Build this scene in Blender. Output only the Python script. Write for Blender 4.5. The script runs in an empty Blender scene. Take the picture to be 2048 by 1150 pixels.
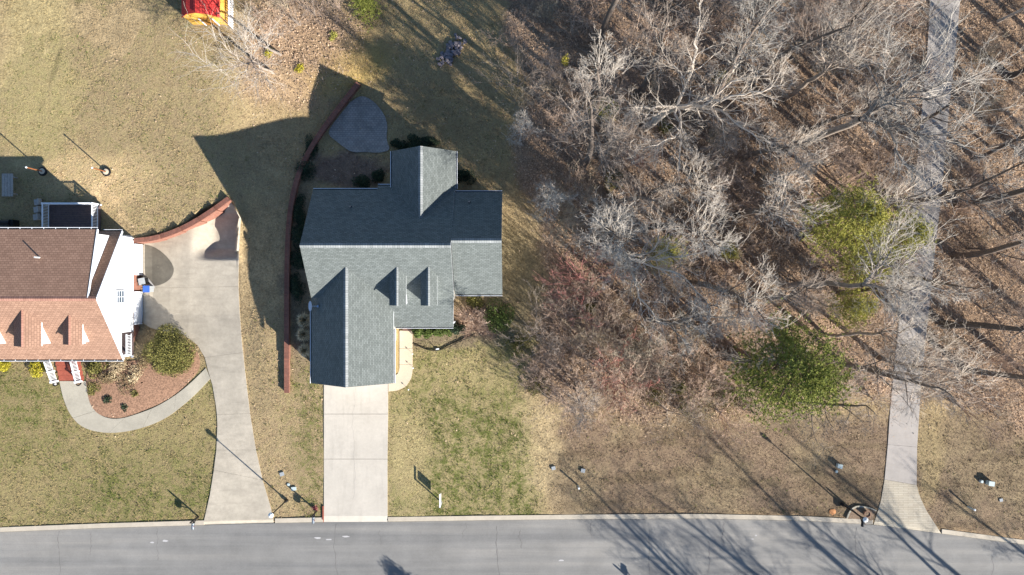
import bpy, bmesh, math, random
import numpy as np
from mathutils import Vector

# ------------------------------------------------------------------ camera, sky, sun, exposure
S = 22.0            # photo pixels per metre on the ground
HC = 1524 / S       # camera height (m)
K = 2.05            # shadow length / height
scene = bpy.context.scene
COL = scene.collection
cam_d = bpy.data.cameras.new('camera'); cam = bpy.data.objects.new('camera', cam_d); COL.objects.link(cam)
cam.location = (0, 0, HC); cam.rotation_euler = (0, 0, 0)
cam_d.sensor_width = 36; cam_d.lens = 36 * 1524 / 2048; cam_d.clip_end = 2000
scene.camera = cam
EL = math.atan(1 / K); SDX, SDY = 0.7527, -0.6584       # horizontal direction towards the sun
world = bpy.data.worlds.new('World'); scene.world = world; world.use_nodes = True
wn = world.node_tree.nodes; wl = world.node_tree.links
sky = wn.new('ShaderNodeTexSky'); sky.sky_type = 'NISHITA'; sky.sun_disc = False
sky.dust_density = 0.2; sky.ozone_density = 4.0; sky.sun_elevation = EL; sky.sun_rotation = math.atan2(SDX, SDY)
wl.new(sky.outputs[0], wn['Background'].inputs[0]); wn['Background'].inputs[1].default_value = 0.082
sun_d = bpy.data.lights.new('sun', 'SUN'); sun_d.energy = 5.0; sun_d.angle = math.radians(0.5); sun_d.color = (1.0, 0.955, 0.9)
sun = bpy.data.objects.new('sun', sun_d); COL.objects.link(sun)
sun.rotation_euler = Vector((SDX * math.cos(EL), SDY * math.cos(EL), math.sin(EL))).to_track_quat('Z', 'Y').to_euler()
scene.view_settings.view_transform = 'Standard'; scene.view_settings.look = 'None'
scene.view_settings.exposure = 1.38; scene.view_settings.gamma = 1.0
scene.render.resolution_x = 1024; scene.render.resolution_y = 575

R = random.Random(7)
NR = np.random.RandomState(11)

# ------------------------------------------------------------------ helpers: places
def W(px, py, z=0.0):
    f = 1 - z / HC
    return ((px - 1024) / S * f, (575 - py) / S * f, z)
def U(x, y, z):                       # true-scale pixel units relative to the picture centre
    return (x / S, -y / S, z / S)
def sstep(a, b, x):
    t = np.clip((x - a) / np.where(np.asarray(b - a) == 0, 1e-9, b - a), 0, 1); return t * t * (3 - 2 * t)
def lin(c):
    c = c / 255.0
    return c / 12.92 if c <= 0.04045 else ((c + 0.055) / 1.055) ** 2.4
def C(r, g, b, k=0.8):
    return (lin(r) * k, lin(g) * k, lin(b) * k, 1)
def resample(pts, n):
    P = np.array(pts, float); d = np.r_[0, np.cumsum(np.hypot(*np.diff(P[:, :2], axis=0).T))]
    t = np.linspace(0, d[-1], n)
    return np.stack([np.interp(t, d, P[:, i]) for i in range(P.shape[1])], 1)
def smooth(pts, it=2):                # Chaikin
    P = [tuple(p) for p in pts]
    for _ in range(it):
        Q = [P[0]]
        for a, b in zip(P[:-1], P[1:]):
            Q.append(tuple(.75 * i + .25 * j for i, j in zip(a, b))); Q.append(tuple(.25 * i + .75 * j for i, j in zip(a, b)))
        Q.append(P[-1]); P = Q
    return P
def inpoly(x, y, poly):
    ins = np.zeros(x.shape, bool); n = len(poly)
    for i in range(n):
        x0, y0 = poly[i][:2]; x1, y1 = poly[(i + 1) % n][:2]
        c = ((y0 > y) != (y1 > y)) & (x < (x1 - x0) * (y - y0) / ((y1 - y0) or 1e-9) + x0)
        ins ^= c
    return ins
def distpoly(x, y, poly, closed=True):
    d = np.full(x.shape, 1e9); n = len(poly)
    for i in range(n if closed else n - 1):
        x0, y0 = poly[i][:2]; x1, y1 = poly[(i + 1) % n][:2]
        dx, dy = x1 - x0, y1 - y0; L = dx * dx + dy * dy or 1e-9
        t = np.clip(((x - x0) * dx + (y - y0) * dy) / L, 0, 1)
        d = np.minimum(d, np.hypot(x - x0 - t * dx, y - y0 - t * dy))
    return d
_ng = {}
def vnoise(x, y, cell, seed):         # value noise 0..1
    if seed not in _ng: _ng[seed] = np.random.RandomState(seed).rand(256, 256)
    g = _ng[seed]; X = x / cell + 1000.3; Y = y / cell + 1000.7
    i = np.floor(X).astype(int); j = np.floor(Y).astype(int); u = X - i; v = Y - j
    u = u * u * (3 - 2 * u); v = v * v * (3 - 2 * v)
    a = g[i % 256, j % 256]; b = g[(i + 1) % 256, j % 256]; c = g[i % 256, (j + 1) % 256]; d = g[(i + 1) % 256, (j + 1) % 256]
    return (a * (1 - u) + b * u) * (1 - v) + (c * (1 - u) + d * u) * v
def fbm(x, y, cell, seed, o=4):
    s = 0; a = 1; t = 0
    for k in range(o):
        s = s + a * vnoise(x, y, cell / 2 ** k, seed + k); t += a; a *= .55
    return s / t

# ------------------------------------------------------------------ terrain
ROAD_EDGE = [(-1400, 1150), (-600, 1100), (-200, 1073), (0, 1064), (200, 1056), (406, 1050), (548, 1046), (648, 1044), (800, 1043), (1000, 1040), (1200, 1038), (1400, 1037),
             (1600, 1041), (1748, 1049), (1882, 1067), (2048, 1089), (2300, 1128), (2800, 1215), (3600, 1370)]
RE = np.array(ROAD_EDGE, float)
DRV_R = [(548, 1047), (540, 1010), (525, 960), (512, 900), (500, 830), (492, 760), (484, 690), (479, 620), (477, 560), (478, 500), (481, 445), (482, 436), (462, 404)]
DRV_L = [(406, 1051), (412, 1025), (420, 990), (428, 940), (433, 900), (435, 850), (432, 810), (425, 770), (416, 740), (410, 715), (395, 690), (365, 668), (330, 665), (300, 655), (287, 646),
         (287, 590), (287, 540), (287, 488), (305, 481), (340, 470), (380, 452), (420, 428), (456, 402)]
def pad_depth(px, py):
    prof = np.interp(px, [250, 287, 330, 370, 430, 482], [1.75, 1.7, 1.2, .9, .65, .4])
    low = 1.15 * sstep(522, 494, py) * sstep(372, 420, px)          # turning pad in the corner lies lower
    d = -(prof * np.clip((880 - py) / 250, 0, 1) + low)
    return d * sstep(392, 425, py + sstep(440, 400, px) * 80)
def lawn_dip(px, py):                 # the lawn beside the pad falls gently towards it
    return -.5 * sstep(585, 484, px) * sstep(470, 484, px) * sstep(660, 560, py) * sstep(370, 440, py)
DRV_POLY = []
for (px, py) in DRV_R + [(p - 14 if p == 287 else p, q) for p, q in DRV_L[::-1]]:
    DRV_POLY.append(W(px, py, float(pad_depth(np.array(px * 1.), np.array(py * 1.))))[:2])
def hgt(x, y):
    x = np.asarray(x, float); y = np.asarray(y, float)
    px = 1024 + x * S; py = 575 - y * S
    d = pad_depth(px, py)
    ins = inpoly(x, y, DRV_POLY); dist = distpoly(x, y, DRV_POLY)
    bw = np.where((px < 435) & (py > 655), 2.2, .3 + 2.2 * sstep(462, 486, px) * sstep(500, 560, py)); dip = lawn_dip(px, py)
    z = np.where(ins, d, dip + (d - dip) * (1 - sstep(0.0, 1.0, dist / bw)))
    # back garden of the grey house lies a little lower
    z = z - 1.6 * sstep(410, 600, px) * sstep(400, 250, py) * (1 - .5 * sstep(210, 120, py)) * sstep(1120, 900, px)
    # road bed
    re = np.interp(px, RE[:, 0], RE[:, 1])
    z = z - .16 * sstep(-8, 0, py - re)
    return z
def hz(x, y): return float(hgt(np.array([x]), np.array([y]))[0])
def G(px, py, dz=0.0):                # ground point seen at a photo pixel
    z = 0.0
    for _ in range(4):
        x, y, _z = W(px, py, z); z = hz(x, y)
    x, y, _z = W(px, py, z)
    return (x, y, z + dz)

# ------------------------------------------------------------------ helpers: objects
def link(o, parent=None):
    COL.objects.link(o)
    if parent is not None: o.parent = parent
    return o
def tag(o, label, cat, group=None):
    o['label'] = label; o['category'] = cat
    if group: o['group'] = group
    return o
def thing(name, label, cat, loc=(0, 0, 0), rz=0, group=None):
    o = bpy.data.objects.new(name, None); o.empty_display_size = .2
    link(o); o.location = loc; o.rotation_euler = (0, 0, rz)
    return tag(o, label, cat, group)
def mesh_np(name, V, F, mats, smooth_=False):
    me = bpy.data.meshes.new(name)
    V = np.asarray(V, np.float32); F = np.asarray(F, np.int32); n = F.shape[1]
    me.vertices.add(len(V)); me.vertices.foreach_set('co', V.ravel())
    me.loops.add(F.size); me.loops.foreach_set('vertex_index', F.ravel())
    me.polygons.add(len(F)); me.polygons.foreach_set('loop_start', np.arange(0, F.size, n, dtype=np.int32))
    me.polygons.foreach_set('use_smooth', np.full(len(F), bool(smooth_)))
    me.update(calc_edges=True)
    for m in (mats if isinstance(mats, (list, tuple)) else [mats]): me.materials.append(m)
    return me
def attr(me, name, vals):
    a = me.attributes.new(name, 'FLOAT', 'POINT'); a.data.foreach_set('value', np.asarray(vals, np.float32))
def attrc(me, name, vals):
    a = me.attributes.new(name, 'FLOAT_COLOR', 'POINT'); a.data.foreach_set('color', np.asarray(vals, np.float32).ravel())
class MB:                             # collects simple solids into ONE mesh
    def __init__(s): s.v = []; s.f = []; s.mi = []; s.uv = []
    def face(s, pts, mi=0, uv=None):
        b = len(s.v); s.v += [tuple(p) for p in pts]; s.f.append(list(range(b, b + len(pts)))); s.mi.append(mi); s.uv.append(uv); return s
    def box(s, c, d, rz=0, mi=0, taper=1.0):
        x, y, z = d[0] / 2, d[1] / 2, d[2] / 2; co, si = math.cos(rz), math.sin(rz); P = []
        for k in (-1, 1):
            t = taper if k > 0 else 1
            for i, j in ((-1, -1), (1, -1), (1, 1), (-1, 1)):
                a, b = i * x * t, j * y * t; P.append((c[0] + a * co - b * si, c[1] + a * si + b * co, c[2] + k * z))
        for q in ((3, 2, 1, 0), (4, 5, 6, 7), (0, 1, 5, 4), (1, 2, 6, 5), (2, 3, 7, 6), (3, 0, 4, 7)): s.face([P[i] for i in q], mi)
        return s
    def beam(s, a, b, w, h=None, mi=0, n=4, w2=None):
        a = Vector(a); b = Vector(b); d = (b - a).normalized(); up = Vector((0, 0, 1)) if abs(d.z) < .95 else Vector((0, 1, 0))
        u = d.cross(up).normalized(); v = u.cross(d); h = h or w; k = (w2 / w) if w2 else 1
        ring = [(math.cos(math.pi * 2 * (i + .5) / n), math.sin(math.pi * 2 * (i + .5) / n)) for i in range(n)]
        sc = math.sqrt(.5) if n == 4 else .5
        A = [a + u * (x * w * sc) + v * (y * h * sc) for x, y in ring]; B = [b + u * (x * w * sc * k) + v * (y * h * sc * k) for x, y in ring]
        for i in range(n):
            j = (i + 1) % n; s.face([A[i], A[j], B[j], B[i]], mi)
        s.face(A[::-1], mi); s.face(B, mi); return s
    def lathe(s, prof, c=(0, 0, 0), n=14, mi=0):
        for k in range(len(prof) - 1):
            (r0, z0), (r1, z1) = prof[k], prof[k + 1]
            for i in range(n):
                a, b = 2 * math.pi * i / n, 2 * math.pi * (i + 1) / n
                P = [(c[0] + r0 * math.cos(a), c[1] + r0 * math.sin(a), c[2] + z0), (c[0] + r0 * math.cos(b), c[1] + r0 * math.sin(b), c[2] + z0),
                     (c[0] + r1 * math.cos(b), c[1] + r1 * math.sin(b), c[2] + z1), (c[0] + r1 * math.cos(a), c[1] + r1 * math.sin(a), c[2] + z1)]
                if r0 < 1e-5: P = [P[0], P[2], P[3]]
                elif r1 < 1e-5: P = P[:3]
                s.face(P, mi)
        return s
    def prism(s, poly, z0, z1, mi=0, ms=None):   # poly CCW in xy
        n = len(poly); s.face([(x, y, z1) for x, y in poly], mi); s.face([(x, y, z0) for x, y in poly][::-1], mi)
        for i in range(n):
            a, b = poly[i], poly[(i + 1) % n]; s.face([(a[0], a[1], z0), (b[0], b[1], z0), (b[0], b[1], z1), (a[0], a[1], z1)], mi if ms is None else ms)
        return s
    def mesh(s, name, mats, weld=False):
        me = bpy.data.meshes.new(name); me.from_pydata(s.v, [], s.f)
        for m in (mats if isinstance(mats, (list, tuple)) else [mats]): me.materials.append(m)
        me.polygons.foreach_set('material_index', s.mi)
        if any(u is not None for u in s.uv):
            l = me.uv_layers.new(name='UVMap')
            for p, u in zip(me.polygons, s.uv):
                if u is not None:
                    for li, q in zip(p.loop_indices, u): l.data[li].uv = q
        if weld:
            bm = bmesh.new(); bm.from_mesh(me); bmesh.ops.remove_doubles(bm, verts=bm.verts, dist=1e-4); bmesh.ops.recalc_face_normals(bm, faces=bm.faces); bm.to_mesh(me); bm.free()
        me.update(); return me
    def build(s, name, mats, parent=None, loc=None, weld=False, shade=False):
        o = bpy.data.objects.new(name, s.mesh(name, mats, weld)); link(o, parent)
        if loc is not None: o.location = loc
        if shade: o.data.polygons.foreach_set('use_smooth', [True] * len(o.data.polygons))
        return o
def obj(name, me, parent=None, loc=None):
    o = bpy.data.objects.new(name, me); link(o, parent)
    if loc is not None: o.location = loc
    return o

# ------------------------------------------------------------------ materials
class NT:
    def __init__(s, name):
        s.m = bpy.data.materials.new(name); s.m.use_nodes = True; s.t = s.m.node_tree; s.b = s.t.nodes['Principled BSDF']
        s.b.inputs['Specular IOR Level'].default_value = .25; s.b.inputs['Roughness'].default_value = .85
    def n(s, ty, **kw):
        o = s.t.nodes.new(ty)
        for k, v in kw.items():
            if k in o.inputs: o.inputs[k].default_value = v
            else: setattr(o, k, v)
        return o
    def l(s, a, b): s.t.links.new(a, b)
    def pos(s): return s.n('ShaderNodeNewGeometry').outputs['Position']
    def noise(s, vec, scale, detail=4, rough=.6):
        o = s.n('ShaderNodeTexNoise'); o.inputs['Scale'].default_value = scale; o.inputs['Detail'].default_value = detail; o.inputs['Roughness'].default_value = rough
        s.l(vec, o.inputs['Vector']); return o.outputs['Fac']
    def ramp(s, fac, stops):
        o = s.n('ShaderNodeValToRGB'); e = o.color_ramp.elements
        while len(e) < len(stops): e.new(.5)
        for q, (p, c) in zip(e, stops): q.position = p; q.color = c if len(c) == 4 else (*c, 1)
        s.l(fac, o.inputs[0]); return o.outputs[0]
    def mix(s, fac, a, b, mode='MIX'):
        o = s.n('ShaderNodeMix', data_type='RGBA', blend_type=mode)
        for i, v in ((0, fac), (6, a), (7, b)):
            if hasattr(v, 'links'): s.l(v, o.inputs[i])
            else: o.inputs[i].default_value = v
        return o.outputs[2]
    def scale(s, vec, xyz):
        o = s.n('ShaderNodeMapping'); o.inputs['Scale'].default_value = xyz; s.l(vec, o.inputs[0]); return o.outputs[0]
    def bump(s, h, strength=.5, dist=.05, prev=None):
        o = s.n('ShaderNodeBump'); o.inputs['Strength'].default_value = strength; o.inputs['Distance'].default_value = dist; s.l(h, o.inputs['Height'])
        if prev is not None: s.l(prev, o.inputs['Normal'])
        return o.outputs[0]
    def done(s, col, nrm=None, rough=None):
        s.l(col, s.b.inputs['Base Color']) if hasattr(col, 'links') else setattr(s.b.inputs['Base Color'], 'default_value', col)
        if nrm is not None: s.l(nrm, s.b.inputs['Normal'])
        if rough is not None: s.b.inputs['Roughness'].default_value = rough
        return s.m
def g(v): return (v, v, v, 1)
def simple(name, c, var=.25, scale=6, rough=.8, bump=0, metal=0, coord='pos'):
    t = NT(name)
    p = t.pos() if coord == 'pos' else t.n('ShaderNodeTexCoord').outputs['Object']
    f = t.noise(p, scale, 5, .65)
    col = t.mix(1, c, t.ramp(f, [(.25, g(1 - var)), (.75, g(1 + var))]), 'MULTIPLY')
    t.b.inputs['Metallic'].default_value = metal
    return t.done(col, t.bump(f, bump, .03) if bump else None, rough)
def bricks(name, c1, c2, cm, bw, bh, mortar=.012, uv=True, bumpd=.02, var=.3, squash=None, blotch=.25, offset=.5, bstr=.6):
    t = NT(name); tc = t.n('ShaderNodeTexCoord'); v = tc.outputs['UV'] if uv else t.pos()
    b = t.n('ShaderNodeTexBrick'); b.offset = offset
    b.inputs['Scale'].default_value = 1; b.inputs['Mortar Size'].default_value = mortar; b.inputs['Mortar Smooth'].default_value = .2
    b.inputs['Brick Width'].default_value = bw; b.inputs['Row Height'].default_value = bh; b.inputs['Bias'].default_value = 0
    b.inputs['Color1'].default_value = c1; b.inputs['Color2'].default_value = c2; b.inputs['Mortar'].default_value = cm; t.l(v, b.inputs['Vector'])
    f = t.noise(v, .55, 5, .6); f2 = t.noise(v, 14, 3, .7)
    col = t.mix(1, b.outputs['Color'], t.ramp(f, [(.3, g(1 - blotch)), (.72, g(1 + blotch * .8))]), 'MULTIPLY')
    col = t.mix(1, col, t.ramp(f2, [(.25, g(1 - var)), (.75, g(1 + var))]), 'MULTIPLY')
    return t.done(col, t.bump(b.outputs['Fac'], -bstr, bumpd))

def ground_mat():
    t = NT('lawn_and_litter'); a = t.n('ShaderNodeAttribute', attribute_name='Col').outputs['Color']
    gr = t.n('ShaderNodeAttribute', attribute_name='green').outputs['Fac']; lf = t.n('ShaderNodeAttribute', attribute_name='leafy').outputs['Fac']
    p = t.pos()
    n1 = t.noise(p, 1.1, 6, .65); n2 = t.noise(p, 4.5, 6, .72); n3 = t.noise(p, 15, 4, .75)
    # directional thatch
    n4 = t.noise(t.scale(p, (9, 22, 9)), 1, 4, .7)
    gm = t.ramp(t.mix(.55, n2, n1), [(.43, g(0)), (.56, g(1))])
    fac = t.n('ShaderNodeMath', operation='MULTIPLY'); t.l(gm, fac.inputs[0]); t.l(gr, fac.inputs[1])
    grass = t.mix(n3, C(62, 70, 28, .7), C(122, 124, 64, .75))
    col = t.mix(fac.outputs[0], a, grass)
    col = t.mix(1, col, t.ramp(n1, [(.3, g(.78)), (.7, g(1.2))]), 'MULTIPLY')
    col = t.mix(1, col, t.ramp(n2, [(.28, g(.62)), (.5, g(1.0)), (.75, g(1.35))]), 'MULTIPLY')
    col = t.mix(1, col, t.ramp(n3, [(.28, g(.55)), (.5, g(1.0)), (.75, g(1.45))]), 'MULTIPLY')
    col = t.mix(1, col, t.ramp(n4, [(.3, g(.8)), (.7, g(1.2))]), 'MULTIPLY')
    nr = t.bump(n2, .55, .16); nr = t.bump(n3, .8, .05, nr)
    return t.done(col, nr, .95)
M_ground = ground_mat()

def asphalt_mat():
    t = NT('worn_asphalt'); p = t.pos()
    s1 = t.noise(t.scale(p, (.03, .9, 1)), 1, 5, .6); s2 = t.noise(p, .35, 5, .6); s3 = t.noise(p, 25, 3, .8)
    col = t.ramp(s1, [(.3, C(122, 120, 116)), (.5, C(136, 133, 127)), (.7, C(152, 147, 138))])
    col = t.mix(1, col, t.ramp(s2, [(.3, g(.86)), (.7, g(1.1))]), 'MULTIPLY')
    col = t.mix(1, col, t.ramp(s3, [(.2, g(.7)), (.8, g(1.3))]), 'MULTIPLY')
    return t.done(col, t.bump(s3, .3, .02), .9)
M_asphalt = asphalt_mat()
def concrete(name, c, blotch=.2, blot=.0, pat=None):
    t = NT(name); p = t.pos()
    a = t.noise(p, .5, 6, .65); b = t.noise(p, 3.5, 6, .7); d = t.noise(p, 30, 3, .7)
    st = t.noise(t.scale(p, pat or (.5, 2.2, 1)), .8, 5, .6)
    col = t.mix(1, c, t.ramp(a, [(.3, g(1 - blotch)), (.65, g(1 + blotch * .5))]), 'MULTIPLY')
    col = t.mix(1, col, t.ramp(b, [(.25, g(1 - blotch * .7)), (.75, g(1 + blotch * .5))]), 'MULTIPLY')
    col = t.mix(1, col, t.ramp(d, [(.2, g(.88)), (.8, g(1.1))]), 'MULTIPLY')
    if blot: col = t.mix(t.ramp(st, [(.52, g(0)), (.72, g(blot))]), col, tuple(.55 * x for x in c[:3]) + (1,))
    nr = t.bump(d, .2, .01)
    return t.done(col, nr, .9)
M_conc_new = concrete('pale_concrete', C(196, 187, 172), .1, .25, (2.4, .3, 1))
M_conc_old = concrete('weathered_concrete', C(186, 175, 156), .2, .45)
M_conc_walk = concrete('walkway_concrete', C(176, 168, 150), .12, .15)
M_conc_cream = concrete('cream_concrete', C(208, 192, 166), .06)
M_conc_lane = concrete('lane_concrete', C(172, 164, 155), .12, .2)
M_conc_dark = concrete('dark_concrete', C(112, 106, 94), .25, .5)
M_kerb = concrete('kerb_concrete', C(192, 180, 160), .15)
M_patio = bricks('patio_pavers', C(152, 144, 136), C(168, 160, 150), C(128, 122, 114), .3, .2, .018, var=.25, blotch=.3)
M_apron = bricks('stamped_pavers', C(176, 165, 145), C(186, 176, 156), C(140, 130, 114), .9, .16, .014, var=.1, blotch=.1)
M_brick = bricks('red_brick', C(130, 80, 64), C(156, 98, 78), C(150, 126, 110), .21, .075, .01, var=.25)
M_brick_cap = bricks('brick_cap', C(124, 78, 64), C(150, 96, 78), C(124, 98, 86), .1, .24, .012, var=.25)
M_mulch = simple('red_mulch', C(152, 118, 94), .6, 7, .95, 1.0)
M_bark_mulch = simple('brown_mulch', C(132, 112, 92), .45, 9, .95, .8)
M_shg = bricks('grey_shingles', C(98, 103, 99), C(117, 122, 118), C(64, 69, 68), .3, .145, .012, var=.22, blotch=.05, bumpd=.012, bstr=.5)
M_shr = bricks('red_brown_shingles', C(146, 114, 94), C(164, 130, 108), C(110, 82, 68), .33, .2, .016, var=.18, blotch=.08, bumpd=.02, bstr=.7)
M_shgcap = bricks('grey_ridge_shingles', C(134, 138, 136), C(154, 156, 154), C(90, 94, 96), .2, .4, .012, var=.15)
M_shrcap = bricks('red_ridge_shingles', C(160, 118, 100), C(174, 130, 112), C(112, 80, 68), .2, .4, .012, var=.15)
M_white = simple('white_trim', C(236, 238, 240, .85), .04, 3, .5)
def siding_mat():
    t = NT('white_lap_siding'); p = t.pos(); w = t.n('ShaderNodeTexWave', wave_type='BANDS', bands_direction='Z', wave_profile='SAW')
    w.inputs['Scale'].default_value = 2.6; t.l(p, w.inputs['Vector'])
    col = t.mix(1, C(238, 238, 236, .85), t.ramp(t.noise(p, 1.2, 4), [(.3, g(.95)), (.7, g(1.03))]), 'MULTIPLY')
    return t.done(col, t.bump(w.outputs['Fac'], .35, .02), .55)
M_siding = siding_mat()
M_greysiding = simple('beige_siding', C(196, 190, 178), .06, 2, .6)
M_dark = simple('black_metal', C(34, 34, 36), .2, 8, .45)
M_glass = simple('window_glass', C(70, 84, 96), .15, 2, .08)
M_blind = simple('window_blind', C(176, 186, 190), .1, 3, .4)
M_wood_grey = simple('weathered_wood', C(168, 160, 150), .25, 7, .9, .3)
M_wood_brown = simple('brown_post_wood', C(140, 88, 54), .25, 9, .8)
M_deckboard = simple('dark_deck_boards', C(98, 84, 82), .3, 5, .8)
M_stepboard = simple('red_step_boards', C(156, 84, 66), .2, 5, .7)
M_green_util = simple('grey_green_plastic', C(186, 198, 194), .08, 6, .5)
M_grey_util = simple('grey_plastic', C(160, 164, 164), .1, 6, .6)
M_yellow = simple('yellow_plastic', C(226, 178, 64), .1, 6, .5)
M_whiteplastic = simple('white_plastic', C(236, 240, 238), .04, 6, .4)
M_blue = simple('blue_plastic', C(54, 96, 176), .1, 5, .5)
M_cover = simple('grey_cover_cloth', C(176, 172, 166), .12, 5, .9, .3)
M_silver = simple('dish_grey', C(150, 172, 196), .05, 4, .5)
M_steel = simple('galvanised_steel', C(160, 166, 170), .15, 9, .35, 0, .7)
M_barnred = bricks('red_metal_roof', C(186, 52, 48), C(208, 66, 58), C(120, 30, 34), 3.0, .22, .02, var=.12, blotch=.15)
M_barnyel = bricks('gold_barn_boards', C(222, 170, 74), C(236, 184, 88), C(160, 112, 46), .2, 4.0, .008, var=.1, blotch=.1)
M_stone = simple('field_stone', C(128, 120, 122), .35, 5, .9, .6)
M_soil = simple('orange_soil', C(186, 132, 88), .3, 8, .95, .5)
M_terracotta = simple('barrel_clay', C(150, 116, 96), .2, 8, .8)
def leafmat(name, c1, c2, rough=.7, trans=True):
    t = NT(name); a = t.n('ShaderNodeAttribute', attribute_name='tone').outputs['Fac']
    f = t.noise(t.pos(), .9, 3)
    col = t.mix(1, t.ramp(a, [(0, c1), (1, c2)]), t.ramp(f, [(.3, g(.8)), (.7, g(1.2))]), 'MULTIPLY')
    return t.done(col, None, rough)
def barkmat(name, c, var=.3):
    t = NT(name); p = t.n('ShaderNodeTexCoord').outputs['Object']; f = t.noise(p, 2.2, 5, .7)
    r = t.n('ShaderNodeObjectInfo').outputs['Random']
    col = t.mix(1, c, t.ramp(f, [(.25, g(1 - var)), (.75, g(1 + var))]), 'MULTIPLY')
    col = t.mix(1, col, t.ramp(r, [(0, (.78, .8, .82)), (1, (1.15, 1.1, 1.05))]), 'MULTIPLY')
    return t.done(col, None, .9)
M_bk_pale = barkmat('pale_bark', C(198, 187, 172))
M_bk_grey = barkmat('grey_bark', C(164, 150, 136))
M_bk_brown = barkmat('brown_grey_bark', C(118, 106, 96))
M_bk_pink = barkmat('pinkish_twig_bark', C(190, 166, 146))
M_bk_red = barkmat('red_budded_twigs', C(180, 124, 114))
M_bk_pine = barkmat('pine_bark', C(126, 104, 90))
M_bk_tan = barkmat('tan_twig_bark', C(178, 164, 140))
M_leaf = leafmat('fallen_leaves', C(132, 106, 84), C(218, 188, 156))
M_pine = leafmat('pine_needles', C(78, 90, 34), C(166, 168, 80))
M_pine_y = leafmat('yellow_green_needles', C(116, 118, 50), C(204, 196, 98))
M_hedge = leafmat('hedge_leaves', C(42, 60, 28), C(118, 134, 62))
M_olive = leafmat('olive_leaves', C(58, 62, 30), C(150, 142, 74))
M_goldleaf = leafmat('golden_leaves', C(128, 124, 32), C(212, 196, 62))
M_darkleaf = leafmat('dark_leaves', C(26, 38, 28), C(72, 88, 60))
M_drybrown = leafmat('dry_brown_leaves', C(92, 78, 56), C(168, 146, 106))
M_drygrass = leafmat('dry_blades', C(150, 128, 90), C(226, 206, 168))
M_blade = leafmat('lawn_blades', C(70, 78, 26), C(150, 150, 70))
M_straw = leafmat('straw_blades', C(124, 100, 64), C(206, 180, 128))
M_brush = leafmat('brush_twigs', C(104, 84, 70), C(190, 170, 150))

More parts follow.
